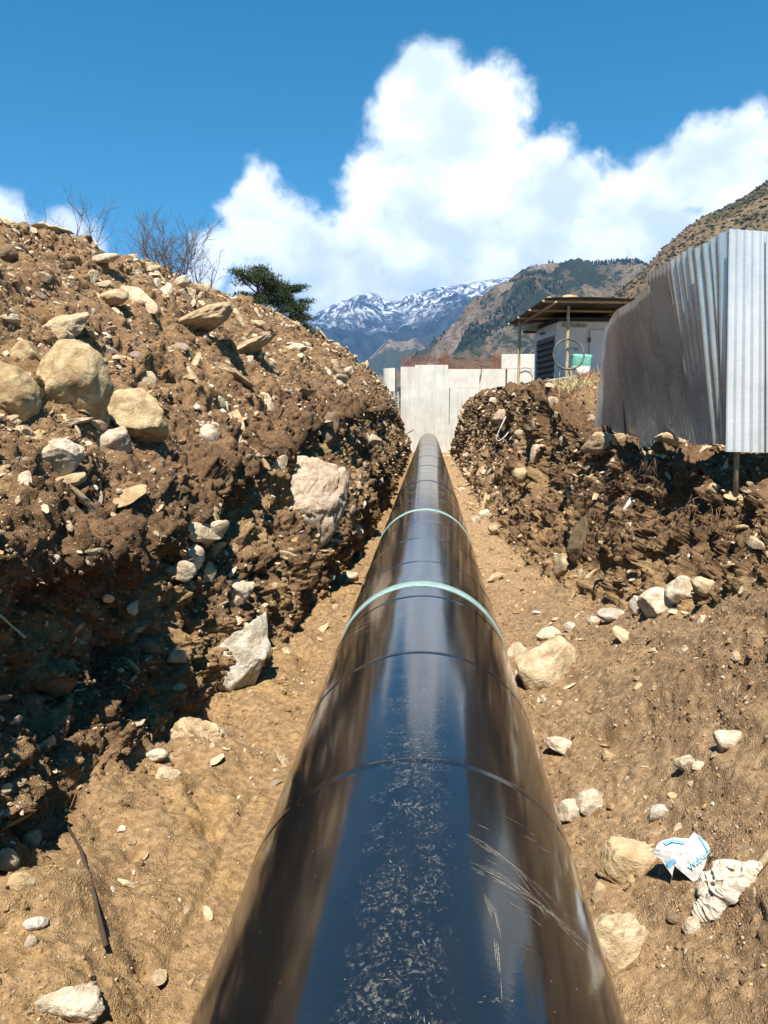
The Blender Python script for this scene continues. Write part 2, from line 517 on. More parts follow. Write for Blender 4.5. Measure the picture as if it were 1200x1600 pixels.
# a scraped bench edge and lumps on the floor beside the pipe
P = P + N * D[..., None]
keep = (vv < 1.2)
P[..., 2] = np.where(keep, np.minimum(P[..., 2], .06), P[..., 2])
LP, LN, LV = P, grid_normals(P), vv
if LN[len(V) // 2, :, 0].mean() < 0: LN = -LN
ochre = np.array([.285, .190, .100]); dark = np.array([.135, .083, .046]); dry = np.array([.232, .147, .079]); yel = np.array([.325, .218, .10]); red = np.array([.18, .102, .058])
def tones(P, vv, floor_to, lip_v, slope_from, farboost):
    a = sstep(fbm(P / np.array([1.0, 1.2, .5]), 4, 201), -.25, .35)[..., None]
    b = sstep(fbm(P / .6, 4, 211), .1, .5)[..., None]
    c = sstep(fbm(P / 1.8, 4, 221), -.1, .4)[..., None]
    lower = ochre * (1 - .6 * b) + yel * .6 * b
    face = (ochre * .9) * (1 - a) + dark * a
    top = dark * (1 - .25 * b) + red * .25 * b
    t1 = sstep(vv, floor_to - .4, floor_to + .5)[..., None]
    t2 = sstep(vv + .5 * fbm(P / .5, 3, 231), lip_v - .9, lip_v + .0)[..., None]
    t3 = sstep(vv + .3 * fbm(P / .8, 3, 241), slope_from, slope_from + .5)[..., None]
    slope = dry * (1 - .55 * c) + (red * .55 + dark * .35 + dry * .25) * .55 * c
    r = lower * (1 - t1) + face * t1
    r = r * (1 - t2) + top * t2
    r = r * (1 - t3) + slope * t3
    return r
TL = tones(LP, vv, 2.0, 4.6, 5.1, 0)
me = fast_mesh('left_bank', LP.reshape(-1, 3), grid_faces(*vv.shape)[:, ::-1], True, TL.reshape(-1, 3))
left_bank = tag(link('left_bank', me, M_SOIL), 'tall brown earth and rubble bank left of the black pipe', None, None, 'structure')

# ---- right bank and ramp
yr = columns(2.4, 63.0, 720, -12, 30)
rbase = rail([(-12, 2.6, 2.3), (3, 2.65, 2.3), (4, 2.65, 2.15), (5, 2.65, 1.95), (6, 2.68, 1.72), (8, 2.5, 1.0), (10, 2.34, .58), (12, 2.22, .3), (15, 2.0, .1), (18, 1.75, .05), (22, 1.75, .02), (30, 1.75, 0), (63, 1.8, 0)])
rlip = rail([(-12, 3.2, 2.6), (5, 3.2, 2.5), (6.5, 3.3, 2.3), (8.2, 3.15, 2.28), (9, 3.05, 2.52), (10.5, 2.98, 2.6), (15, 3.0, 2.62), (18, 2.75, 3.2), (22, 2.95, 3.8), (30, 2.75, 3.9), (40, 2.4, 3.95), (46, 1.9, 2.6), (51, 1.75, 1.5), (57, 1.8, .6), (63, 1.9, .3)])
plat = np.interp(yr, [-12, 6, 8, 9, 15, 19, 24, 30, 45, 63], [2.8, 2.55, 2.5, 2.68, 2.72, 3.75, 4.08, 4.15, 4.2, 3.9])
bx, bz = rbase(yr); lx, lz = rlip(yr)
one = np.ones_like(yr)
ex = np.interp(yr, [-12, 8, 14, 20], [1.5, 1.5, 1.8, 1.2])
rr = [(-.05 * one, -.1 * one), (.95 * one, 0.0 * one)]
for q in (.33, .66):
    rr.append((.95 + (bx - .95) * q, bz * q ** ex))
und = np.interp(yr, [-12, 8, 10, 14, 17, 22, 26, 40, 63], [0, 0, .0, .12, .22, .2, .1, 0, 0])
rr += [(bx, bz), (bx * .42 + lx * .58 + und, bz * .45 + lz * .55), (lx, lz), (lx + .8, np.maximum(plat, lz)), (lx + 4, plat + .05), (lx + 12, plat + .3), (lx * 0 + 60, plat * 0 + 3.5)]
P, V = lay(yr, rr, [4, 34, 36, 40, 70, 72, 44, 24, 14, 6])
P = smooth_rows(P, 8)
vv = np.repeat(V[:, None], len(yr), 1)
facem = sstep(vv, 3.7, 4.3) * (1 - sstep(vv, 6.0, 6.7))
topm = sstep(vv, 5.9, 6.6) * (1 - sstep(vv, 8.6, 9.4))
rampm = 1 - sstep(vv, 3.6, 4.3)
yy = P[..., 1]
far = sstep(yy, 11, 17)
N = grid_normals(P)
if N[..., 2].mean() < 0: N = -N
st = P * np.array([1, 1, 0.45])
big = fbm(P / 1.4, 3, 303)
wp = P + .10 * np.stack([fbm(P / .3, 2, 751), fbm(P / .3 + 9, 2, 752), fbm(P / .3 + 5, 2, 753)], -1)
c0, e0_ = cells(wp / np.array([.62, .7, .5]), 760); c1, e1_ = cells(wp / np.array([.27, .33, .22]), 761); c2, e2_ = cells(wp / .11, 762); c3, e3_ = cells(wp / .045, 763)
patch = np.clip(.5 + 1.4 * fbm(P / .9, 3, 771), .1, 1.2)
block = c0 * .10 + c1 * .07 + c2 * .032 + c3 * .011 - .03 * np.exp(-(e1_ / .05) ** 2) - .012 * np.exp(-(e2_ / .08) ** 2)
D = facem * (big * .24 + fbm(st / .42, 4, 321) * .13 + billow(P / .34, 3, 341) * .055 + block)
D = D + topm * (big * .08 + billow(P / .3, 3, 371) * .03 + block * .35)
scrape = P @ np.array([[1.0, .2, 0], [.15, .28, 0], [0, 0, 1.0]])
D = D + rampm * (big * .05 + fbm(scrape / .35, 4, 391) * .055 + fbm(P / .14, 4, 395, .6) * .012 + (c1 * .012 + c2 * .015 + c3 * .008) * np.clip(patch - .25, 0, 1))
D = D + fbm(P / .06, 3, 361, .6) * .014 * (facem + .7 * rampm + .6 * topm)
D = D * (1 - sstep(vv, 8.8, 9.6))
PITS_R = [(848, 640, .75, .9), (850, 712, .8, .6), (835, 765, .6, .6), (885, 800, .5, .45), (915, 870, .5, .6), (930, 905, .4, .5), (1130, 885, .22, .4), (985, 635, .3, .4), (905, 760, .3, .35), (800, 820, .4, .4), (760, 715, .6, .5), (790, 680, .6, .5),
          (1190, 740, .35, .5), (1045, 770, .2, .2), (945, 1055, .05, .12), (1010, 730, .2, .25), (870, 900, .3, .3), (820, 720, .5, .5), (975, 920, .2, .25)]
D = carve(P, N, D, PITS_R)
P = P + N * D[..., None]
# scraped step crossing the ramp (bucket edge)
def seg_dist(P, A, B):
    A, B = np.array(A[:2]), np.array(B[:2]); d = B - A; L = np.linalg.norm(d); d = d / L
    q = P[..., :2] - A
    return q @ np.array([-d[1], d[0]]), (q @ d) / L
P[..., 2] = np.where(vv < 1.1, np.minimum(P[..., 2], .06), P[..., 2])
sd, sl_ = seg_dist(P, (1.15, 6.6), (2.75, 5.0))
sd = sd + fbm(P / .5, 3, 411) * .10
P[..., 2] += rampm * (sstep(sd, -.05, .06) * (1 - sstep(sd, .1, 1.3)) * .17) * sstep(sl_, -.1, .2)
RP, RN, RV = P, grid_normals(P), vv
if RN[..., 2].mean() < 0: RN = -RN
TR = tones(RP, vv, 4.0, 6.0, 6.5, 0)
rampc = np.array([.30, .205, .118]); farc = np.array([.34, .235, .135])
w = (sstep(fbm(RP / np.array([.9, 1.4, .9]), 4, 421), -.3, .3))[..., None]
rc = (rampc * (1 - .35 * w) + np.array([.21, .137, .08]) * .35 * w) * (1 - far[..., None]) + farc * far[..., None]
TR = TR * (1 - rampm[..., None]) + rc * rampm[..., None]
me = fast_mesh('right_bank', RP.reshape(-1, 3), grid_faces(*vv.shape), True, TR.reshape(-1, 3))
right_bank = tag(link('right_bank', me, M_SOIL), 'cut earth bank and ramp right of the black pipe', None, None, 'structure')

# ---- valley ground
mb = MB()
mb.add([(-12000, -9000, -1.0), (12000, -9000, -1.0), (12000, 16000, -1.0), (-12000, 16000, -1.0)], [(0, 1, 2, 3)])
M_GROUND = mat_plain('valley_ground', (.16, .12, .07), .95, .35, .02, coord='Object')
tag(mb.build('ground', M_GROUND), None, None, None, 'structure')

_cache = {}
def pick(px, py, side=None, rad=7.0):
    """nearest terrain point seen at that photo pixel, with its normal"""
    best = None
    for key, PP, NN in (('L', LP, LN), ('R', RP, RN)):
        if side and side != key: continue
        if key not in _cache:
            A = PP.reshape(-1, 3); X, Y, Z = PROJ(A); _cache[key] = (A, NN.reshape(-1, 3), X, Y, Z)
        A, NNf, X, Y, Z = _cache[key]
        d2 = (X - px) ** 2 + (Y - py) ** 2
        ok = np.where((d2 < rad * rad) & (Z > .5))[0]
        if len(ok) == 0: continue
        zmin = Z[ok].min()
        ok = ok[Z[ok] < zmin + .35]
        j = ok[np.argmin(d2[ok])]
        if best is None or Z[j] < best[2]:
            best = (Vector(A[j].tolist()), Vector(NNf[j].tolist()), float(Z[j]))
    return best if best else (U(px, py, 10), Vector((0, 0, 1)), 10.0)

# ------------------------------------------------------------------ stones
def rock_verts(seed, sub=2, cuts=9, squash=(1, .8, .6), lump=.12, soft=.0):
    bm = bmesh.new()
    bmesh.ops.create_icosphere(bm, subdivisions=sub, radius=1)
    V = np.array([v.co[:] for v in bm.verts]); Fs = np.array([[v.index for v in f.verts] for f in bm.faces])
    bm.free()
    r = np.random.default_rng(seed)
    for k in range(cuts):
        n = r.normal(size=3); n /= np.linalg.norm(n)
        h = r.uniform(.52, .86)
        d = V @ n
        over = np.maximum(d - h, 0)
        V = V - n * (over * (1 - soft))[:, None]
    V = V * (1 + lump * fbm(V * 1.4 + seed, 3, seed)[:, None])
    V = V * np.array(squash)
    return V, Fs

PROTO = []
for k in range(16):
    r = np.random.default_rng(900 + k)
    rounded = k % 8 == 0
    Vv, Fv = rock_verts(900 + k, 3, 5 if rounded else 14, (1, r.uniform(.55, .95), r.uniform(.22, .55)), .10, .35 if rounded else .0)
    me = fast_mesh('stone', Vv, Fv, rounded, None, 3)
    me.materials.append(M_STONE)
    PROTO.append(me)
LOW = [rock_verts(700 + k, 1, 7, (1, .55 + .35 * ((k * 37) % 10) / 10, .32 + .4 * ((k * 53) % 10) / 10), .12) for k in range(24)]

def scatter(P, N, VV, count, zone, seed, rmin, rmax, power, ymax=60, ymin=2.0):
    r = np.random.default_rng(seed)
    e1 = np.linalg.norm(P[1:, :-1] - P[:-1, :-1], axis=-1); e2 = np.linalg.norm(P[:-1, 1:] - P[:-1, :-1], axis=-1)
    X, Y, Z = PROJ(P)
    vis = (X > -60) & (X < 1260) & (Y > 200) & (Y < 1680) & (P[..., 1] > ymin) & (P[..., 1] < ymax)
    dep = np.maximum(P[..., 1], 3)
    vw = P - np.array([0, 0, CAMZ]); vw = vw / np.linalg.norm(vw, axis=-1, keepdims=True)
    vis = vis & ((vw * N).sum(-1) < .02)
    wgt = (e1 * e2) * (zone * vis)[:-1, :-1] / dep[:-1, :-1] ** 1.9
    cdf = np.cumsum(wgt.ravel()); cdf /= cdf[-1]
    idx = np.searchsorted(cdf, r.random(count))
    i, j = np.unravel_index(idx, wgt.shape)
    pos = P[i, j]; nor = N[i, j]
    size = rmin * (1 - r.random(count) * (1 - (rmin / rmax) ** power)) ** (-1 / power)
    scatter.ij = (i, j)
    return pos, nor, size, r

def rot_from(n, r, tilt=.5):
    z = Vector(n) + Vector(r.normal(size=3) * tilt)
    z.normalize()
    q = z.to_track_quat('Z', 'Y')
    return q.to_matrix() @ Matrix.Rotation(r.uniform(0, 6.28), 3, 'Z')

PAL = np.array([[.46, .34, .20], [.56, .45, .30], [.60, .53, .42], [.42, .29, .15], [.50, .40, .27], [.36, .27, .18], [.55, .42, .30], [.30, .24, .19]])
def stones(bank, P, N, VV, zone, n_single, n_mass, seed, rs=(10.5, 46), rm=(1.8, 9), along=0.6):
    pos, nor, size, r = scatter(P, N, VV, n_single, zone, seed, rs[0], rs[1], 1.7)
    # farther stones show smaller: keep those that show largest well spread by letting size grow gently with depth
    size = np.clip(size * pos[:, 1] / F, .02, .34)
    for k in range(n_single):
        s = float(size[k])
        o = bpy.data.objects.new('stone', PROTO[int(r.integers(len(PROTO)))])
        COL.objects.link(o)
        z = (Vector(nor[k]) + Vector(r.normal(size=3) * .35)).normalized()
        x = (Vector((0, 1, 0)) + Vector(r.normal(size=3) * along)); x = (x - z * x.dot(z)).normalized()
        Mx = Matrix((x, z.cross(x), z)).transposed()
        o.matrix_world = Matrix.Translation(Vector(pos[k]) + Vector(nor[k]) * s * r.uniform(-.02, .22)) @ Mx.to_4x4() @ Matrix.Diagonal((s * r.uniform(.9, 1.7), s * r.uniform(.6, 1), s * r.uniform(.5, 1.0), 1))
        o.parent = bank
    pos, nor, size, r = scatter(P, N, VV, n_mass, zone, seed + 50, rm[0], rm[1], 2.1)
    size = np.clip(size * pos[:, 1] / F, .006, .09)
    VV_, FF_, CC_ = [], [], []
    off = 0
    for k in range(n_mass):
        s = float(size[k])
        v, f = LOW[int(r.integers(len(LOW)))]
        Mx = np.array(rot_from(nor[k], r, .5))
        q = (v * s) @ Mx.T + pos[k] + nor[k] * s * .15
        VV_.append(q); FF_.append(f + off); off += len(v)
        CC_.append(np.repeat((PAL[int(r.integers(len(PAL)))] * r.uniform(.75, 1.2))[None], len(v), 0))
    me = fast_mesh('rubble', np.concatenate(VV_), np.concatenate(FF_), False, np.concatenate(CC_), 3)
    o = link('rubble', me, M_STONE_T, bank)
    o['kind'] = 'stuff'
def zl_():
    zl = .32 * (1 - sstep(LV, 1.6, 2.0)) + .8 * sstep(LV, 1.8, 2.2) * (1 - sstep(LV, 4.9, 5.2)) + 1.7 * sstep(LV, 5.0, 5.4)
    zl = zl * (1 + 2.2 * sstep(LV, 6.3, 7.0)) * (LV < 7.6) * (LV > 1.05) * np.clip(.35 + 1.6 * (fbm(LP / 1.1, 3, 501) + .25), .15, 2)
    return zl
def zr_():
    zr = .35 * (1 - sstep(RV, 3.6, 4.0)) + .9 * sstep(RV, 3.7, 4.1) * (1 - sstep(RV, 6.6, 7)) + .4 * sstep(RV, 6.3, 6.8)
    zr = zr * (RV < 8) * (RV > 1.05) * np.clip(.4 + 1.6 * (fbm(RP / .9, 3, 511) + .25), .15, 2) * (1 + 2.0 * sstep(RP[..., 1], 20, 30))
    return zr
def gravel(bank, P, N, VV, zone, count, seed, lo, hi):
    pos, nor, size, r = scatter(P, N, VV, count, zone, seed, lo, hi, 2.2, 14)
    size = np.clip(size * pos[:, 1] / F, .002, .05)
    VV_, FF_, CC_ = [], [], []
    off = 0
    for k in range(count):
        v, f = LOW[int(r.integers(len(LOW)))]
        q = (v * size[k]) @ np.array(rot_from(nor[k], r, .5)).T + pos[k] + nor[k] * size[k] * .2
        VV_.append(q); FF_.append(f + off); off += len(v)
        CC_.append(np.repeat((PAL[int(r.integers(len(PAL)))] * r.uniform(.45, 1.05))[None], len(v), 0))
    o = link('gravel', fast_mesh('gravel', np.concatenate(VV_), np.concatenate(FF_), False, np.concatenate(CC_), 3), M_STONE_T, bank)
    o['kind'] = 'stuff'
def clods(bank, P, N, VV, T, zone, count, seed, lo, hi, ymax=40):
    pos, nor, size, r = scatter(P, N, VV, count, zone, seed, lo, hi, 1.9, ymax)
    i, j = scatter.ij
    size = np.clip(size * pos[:, 1] / F, .004, .09)
    VV_, FF_, CC_ = [], [], []
    off = 0
    for k in range(count):
        v, f = LOW[int(r.integers(len(LOW)))]
        q = (v * np.array([1, 1.1, 1.35]) * size[k]) @ np.array(rot_from(nor[k], r, .6)).T + pos[k] + nor[k] * size[k] * .1
        VV_.append(q); FF_.append(f + off); off += len(v)
        CC_.append(np.repeat((T[i[k], j[k]] * r.uniform(.7, 1.25))[None], len(v), 0))
    o = link('clods', fast_mesh('clods', np.concatenate(VV_), np.concatenate(FF_), False, np.concatenate(CC_), 3), M_SOIL, bank)
    o['kind'] = 'stuff'
def slabs(bank, P, N, VV, zone, count, seed, lo, hi):
    pos, nor, size, r = scatter(P, N, VV, count, zone, seed, lo, hi, 1.6)
    size = np.clip(size * pos[:, 1] / F, .015, .25)
    VV_, FF_, CC_ = [], [], []
    off = 0
    for k in range(count):
        v, f = FLAT[int(r.integers(len(FLAT)))]
        z = (Vector(nor[k]) + Vector(r.normal(size=3) * .35)).normalized()
        x = (Vector((0, 1, -.1)) + Vector(r.normal(size=3) * .7)); x = (x - z * x.dot(z)).normalized()
        q = (v * size[k]) @ np.array(Matrix((x, z.cross(x), z))) + pos[k] + nor[k] * size[k] * r.uniform(0, .16)
        VV_.append(q); FF_.append(f + off); off += len(v)
        CC_.append(np.repeat((PAL[int(r.integers(len(PAL)))] * r.uniform(.85, 1.2))[None], len(v), 0))
    o = link('slab_rubble', fast_mesh('slab_rubble', np.concatenate(VV_), np.concatenate(FF_), False, np.concatenate(CC_), 3), M_STONE_T, bank)
    o['kind'] = 'stuff'
FLAT = [rock_verts(1700 + k, 2, 12, (1.1, .5 + .04 * k, .16 + .02 * k), .12) for k in range(14)]
slabs(left_bank, LP, LN, LV, zl_(), 900, 71, 4.5, 17)
slabs(right_bank, RP, RN, RV, zr_(), 650, 72, 3.2, 13)
clods(left_bank, LP, LN, LV, TL, (LV > 1.1) * (LV < 7.6) * np.clip(.25 + 1.2 * fbm(LP / .6, 3, 621), .03, 1.2) * (1 + .8 * (LV > 1.7)), 6500, 63, 2.2, 13)
clods(right_bank, RP, RN, RV, TR, (RV > 1.1) * (RV < 8) * np.clip(.25 + 1.2 * fbm(RP / .6, 3, 631), .03, 1.2) * (1 + 1.0 * (RV > 3.6)), 5500, 64, 1.8, 11)
gravel(left_bank, LP, LN, LV, ((LV > 1.05) & (LV < 2.3)) * np.clip(.3 + fbm(LP / .5, 3, 601), .05, 1), 3600, 61, .8, 6)
gravel(right_bank, RP, RN, RV, ((RV > 1.05) & (RV < 4.3)) * np.clip(.35 + fbm(RP / .5, 3, 611), .05, 1), 5000, 62, .8, 6)
zl = zl_()
stones(left_bank, LP, LN, LV, zl, 300, 10000, 5)
zr = zr_()
stones(right_bank, RP, RN, RV, zr, 220, 5500, 6, (5.5, 24), (1.3, 6.5))
# ------------------------------------------------------------------ pipe
PR, PCX, PCZ = .77, -.055, .77
PIPE_END = 62.6
def mat_pipe():
    m_, t = material('black_pipe_coating')
    o = t.coord('Object')
    sp = t.n('ShaderNodeSeparateXYZ'); t.l(o, sp.inputs[0])
    x, y, z = sp.outputs
    peel = t.noise(o, 55, 3, 0.5)
    wav = t.noise(t.mapping(o, (1, .35, 1)), 5.0, 3, 0.5)
    # dried mud scuffs along the walked-on crown of the pipe
    sc = t.noise(t.mapping(o, (1.0, .8, 1.0)), 24, 5, 0.62, 1.8)
    sc2 = t.noise(o, 7.0, 3, 0.6)
    st = t.noise(t.mapping(o, (1.0, .16, 1.0)), 85, 3, 0.7)
    top = t.math('MULTIPLY', t.ramp(t.math('ABSOLUTE', t.math('ADD', x, t.math('MULTIPLY', t.math('SUBTRACT', sc2, .5), .25))), .19, .07), t.ramp(z, .3, .6))
    near = t.ramp(y, 6.8, 2.6, 0.15, 1.0)
    gr = t.noise(t.mapping(o, (1.6, 1.0, 1.6)), 62, 3, 0.7, .6)
    band = t.math('MULTIPLY', t.ramp(sc, .46, .64), t.ramp(gr, .42, .66))
    scuff = t.math('MULTIPLY', band, t.ramp(sc2, .36, .56))
    scuff = t.math('MULTIPLY', t.math('MULTIPLY', scuff, top), near)
    lines = t.math('MULTIPLY', t.ramp(st, .66, .72), t.math('MULTIPLY', t.ramp(sc2, .5, .66), t.ramp(z, -.2, .5)))
    spk = t.vor(o, 26)
    speck = t.math('MULTIPLY', t.ramp(spk, .085, .05), t.ramp(t.noise(o, 3.3, 2), .42, .6))
    m_a = t.math('MAXIMUM', t.math('MULTIPLY', scuff, .33), t.math('MAXIMUM', t.math('MULTIPLY', lines, .10), t.math('MULTIPLY', speck, .35)))
    dust_sheen = t.math('MULTIPLY', t.ramp(t.noise(t.mapping(o, (1, .3, 1)), 3.0, 5, .6), .35, .75), .014)
    dust_sheen = t.math('ADD', dust_sheen, t.math('MULTIPLY', t.ramp(y, 6, 45), .10))  # paler with distance: grazing sky reflection put into the colour, along with dust
    mask = t.math('MAXIMUM', m_a, dust_sheen, clamp=True)
    col = t.mix(mask, (.0075, .0072, .0072), (.46, .40, .31))
    rough = t.math('ADD', t.math('MULTIPLY', mask, .6), t.math('ADD', .075, t.math('MULTIPLY', t.noise(o, 9, 4), .09)))
    h = t.math('ADD', t.math('MULTIPLY', peel, .10), t.math('ADD', t.math('MULTIPLY', wav, .55), t.math('MULTIPLY', scuff, .12)))
    finish(t, col, rough, h, .006, spec=1.0, strength=.4, extra={'IOR': 1.62})
    return m_
M_PIPE = mat_pipe()
M_BAND = mat_plain('pale_green_primer', (.235, .345, .315), .55, .12, 14)
m_, t = material('pale_scratch')
_o = t.coord('Object')
finish(t, (.31, .275, .215), .9, spec=.1, extra={'Alpha': t.ramp(t.noise(_o, 130, 4, .75), .30, .56, 0.0, .8)})
M_SCRATCH = m_
pipe = empty('pipeline', (PCX, 0, PCZ))
tag(pipe, 'long glossy black pipe with pale green joint bands lying along the trench', 'pipe')
NR = 128
def ring_mesh(name, prof, tilt=0.0, n=NR, a0=0, a1=2 * math.pi):
    """surface of revolution about the pipe axis; prof: list of (y, radius)"""
    th = np.linspace(a0, a1, n + 1)
    rows = []
    for (y, r) in prof:
        rows.append(np.stack([r * np.sin(th), y + tilt * np.sin(th - .6) + 0 * th, r * np.cos(th)], -1))
    A = np.array(rows)
    return fast_mesh(name, A.reshape(-1, 3), grid_faces(len(prof), n + 1), True)
JOINTS = [6.76 + 5.45 * k for k in range(-3, 11)]
ends = [-12.0] + [j for j in JOINTS if j < PIPE_END] + [PIPE_END]
for a, b in zip(ends[:-1], ends[1:]):
    ys = np.linspace(a + .004, b - .004, 26)
    link('pipe_section', ring_mesh('pipe_section', [(a + .004, PR - .006)] + [(float(q), PR) for q in ys[1:-1]] + [(b - .004, PR - .006)]), M_PIPE, pipe)
for j in JOINTS:
    if -9 < j < PIPE_END - 1:
        hw = .09 if j < 14 else .03      # farther joints carry only a narrow ring of primer or a bare sleeve
        link('joint_band' if j < 14 else 'joint_sleeve', ring_mesh('joint_band', [(j - hw - .004, PR - .002), (j - hw, PR + .0035), (j - .02, PR + .005), (j, PR + .0075), (j + .02, PR + .005), (j + hw, PR + .0035), (j + hw + .004, PR - .002)]), M_BAND if j < 14 else M_PIPE, pipe)
yw = -4.4
while yw < PIPE_END - 1:
    if all(abs(yw - j) > .16 for j in JOINTS):
        link('wrap_seam', ring_mesh('wrap_seam', [(yw - .05, PR - .001), (yw - .01, PR + .0035), (yw + .002, PR + .0045), (yw + .006, PR - .001)], .10), M_PIPE, pipe)
    yw += 1.535
# fan of long scratches on the right flank and a few scuff strokes
def on_pipe(px, py):
    d = CM @ np.array([(px - 600) / F, (800 - py) / F, -1.0])
    ox, oz = -PCX, CAMZ - PCZ
    a = d[0] ** 2 + d[2] ** 2; b = 2 * (ox * d[0] + oz * d[2]); c = ox * ox + oz * oz - PR * PR
    disc = b * b - 4 * a * c
    if disc < 0: return None
    t = (-b - math.sqrt(disc)) / (2 * a)
    return np.array([ox + t * d[0], t * d[1], oz + t * d[2]])
def stroke(mb, pts, wpx):
    """thin streak lying 1 mm proud of the pipe surface, through photo pixels pts"""
    q = [on_pipe(*p) for p in pts]
    q = [p for p in q if p is not None]
    if len(q) < 2: return
    V = []
    for i, p in enumerate(q):
        t = q[min(i + 1, len(q) - 1)] - q[max(i - 1, 0)]
        nrm = np.array([p[0], 0, p[2]]); nrm /= np.linalg.norm(nrm)
        s = np.cross(nrm, t); s /= max(np.linalg.norm(s), 1e-9)
        w = wpx * (1 - abs(2 * i / (len(q) - 1) - 1) ** 3) * p[1] / 1200 * .5 + .0002
        for k in (-1, 1):
            e = p + s * w * k
            r = math.hypot(e[0], e[2]); e[0] *= (PR + .0012) / r; e[2] *= (PR + .0012) / r
            V.append(e)
    mb.add(V, [(2 * i, 2 * i + 1, 2 * i + 3, 2 * i + 2) for i in range(len(q) - 1)])
mb = MB()
sr = random.Random(5)
def bez(a, b, c, n=9):
    return [((1 - t) ** 2 * a[0] + 2 * t * (1 - t) * b[0] + t * t * c[0], (1 - t) ** 2 * a[1] + 2 * t * (1 - t) * b[1] + t * t * c[1]) for t in [i / (n - 1) for i in range(n)]]
def frag(pts, w):
    i = 0
    while i < len(pts) - 2:
        k = sr.randint(4, 12)
        seg_ = pts[i:i + k]
        if len(seg_) > 2: stroke(mb, seg_, w * sr.uniform(.5, 1.2))
        i += k + sr.randint(0, 2)
for k in range(9):
    o = k * 3.2 + sr.uniform(-1, 1)
    s0 = sr.uniform(0, 26); 
    frag(bez((726 + s0 * 1.4 + o * .5, 1342 + s0 * .5 + o * .8), (835 + o * .5, 1385 + o), (925 + o * .8 - sr.uniform(0, 25), 1480 + o * .6), 40), 1.3)
for k in range(6):
    o = k * 4.5
    frag(bez((728 + o * 1.2, 1304 + o), (800 + o * .6, 1330 + o), (912 - sr.uniform(0, 60) + o * .3, 1438 + o * .4), 36), .9)
frag(bez((795, 1410), (822, 1425), (848, 1450), 12), 1.0)
for k in range(7):
    x = 756 + k * 3
    frag([(x + i * .9, 1395 + k * 4 + i * 5) for i in range(sr.randint(5, 11))], 1.0)
for k in range(3):
    x = 772 + k * 3
    frag([(x + i * .5, 1466 + k * 4 + i * 7) for i in range(6 + 4 * k)], 1.2)
for k in range(5):
    x, y = sr.uniform(738, 795), sr.uniform(1556, 1572)
    stroke(mb, [(x, y), (x + sr.uniform(2, 6), y + sr.uniform(-2, 4)), (x + sr.uniform(6, 11), y + sr.uniform(-2, 6))], sr.uniform(.6, 2))
for k in range(9):
    x, y = sr.uniform(740, 900), sr.uniform(1250, 1400)
    L = sr.uniform(8, 34)
    stroke(mb, [(x + i * L / 4, y + i * L / 4 * .5) for i in range(5)], sr.uniform(.4, .9))
for k in range(16):
    x, y = sr.uniform(560, 640), sr.uniform(930, 985)
    L = sr.uniform(10, 40)
    stroke(mb, [(x - i * L / 4, y + i * L / 4 * .55) for i in range(5)], sr.uniform(.5, 1.2))
# boot-print crumbs of dried mud
for k in range(34):
    yq = 1600 - 400 * sr.random() ** 1.6
    xq = 622 + sr.gauss(0, 30) + (1600 - yq) * .02
    cl = fbm(np.array([[xq / 40, yq / 40, 2.2]]), 2, 77)[0]
    if cl < -.02: continue
    L = sr.uniform(2, 9); an = sr.choice([sr.uniform(-.5, .3), sr.uniform(1.2, 1.9)])
    stroke(mb, [(xq + math.cos(an) * L * (i - 1), yq + math.sin(an) * L * (i - 1) * .7 + sr.uniform(-.5, .5)) for i in range(3)], sr.uniform(.7, 2.2))
sc_o = mb.build('scratches', M_SCRATCH, pipe)
sc_o['kind'] = 'stuff'
# ------------------------------------------------------------------ boulders and loose stones that can be told apart
M_B_YEL = mat_stone('boulder_yellow', (.44, .335, .19), (.52, .41, .25), .62)
M_B_TAN = mat_stone('boulder_tan', (.46, .35, .215), (.54, .44, .30), .55)
M_B_PINK = mat_stone('boulder_pink', (.50, .39, .30), (.54, .43, .33), .25, soil=(.30, .20, .12))
M_B_WHITE = mat_stone('boulder_white', (.50, .43, .33), (.60, .53, .43), .40)
M_B_GREY = mat_stone('boulder_grey', (.46, .42, .36), (.55, .51, .44), .12)
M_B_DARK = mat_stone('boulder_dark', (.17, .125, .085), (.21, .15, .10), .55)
def boulder(px, py, w, h, label, mat, roll=0, seed=1, cuts=9, soft=.0, thick=.8, sink=.25, side=None, sub=5, name='boulder', cat='boulder', group=None, lump=.13, crack=.0, flat=False):
    p, n, z = pick(px, py, side)
    a, b = w / F * z * .54, h / F * z * .54
    if max(w, h) < 84: sub = min(sub, 4)
    V, Fs = rock_verts(seed, sub, cuts, (1, 1, 1), lump, soft)
    V = V / np.abs(V).max(0)
    nn = fbm(V * 3.3 + seed, 4, seed + 3)
    V = V * (1 + .055 * nn[:, None])
    if crack: V = V * (1 - crack * np.maximum(0, .12 - np.abs(fbm(V * 1.6 + 3.1, 3, seed + 9)))[:, None] * 4)
    c = (a + b) * .5 * thick
    V = V * np.array([a, c, b])
    cr, sr_ = math.cos(R(roll)), math.sin(R(roll))
    V = V @ np.array([[cr, 0, -sr_], [0, 1, 0], [sr_, 0, cr]])
    ang = math.atan2(p.x, p.y)
    ca, sa = math.cos(-ang), math.sin(-ang)
    V = V @ np.array([[ca, sa, 0], [-sa, ca, 0], [0, 0, 1]])
    view = (p - Vector((0, 0, CAMZ))).normalized()
    me = fast_mesh(name, V, Fs, not flat, None, 3)
    out = max(.03, (.45 if max(w, h) > 60 else .30) - sink)
    o = link(name, me, mat, None, p + view * c * sink * .4 + n * min(a, b, c) * out)
    return tag(o, label, cat, group)
B = boulder
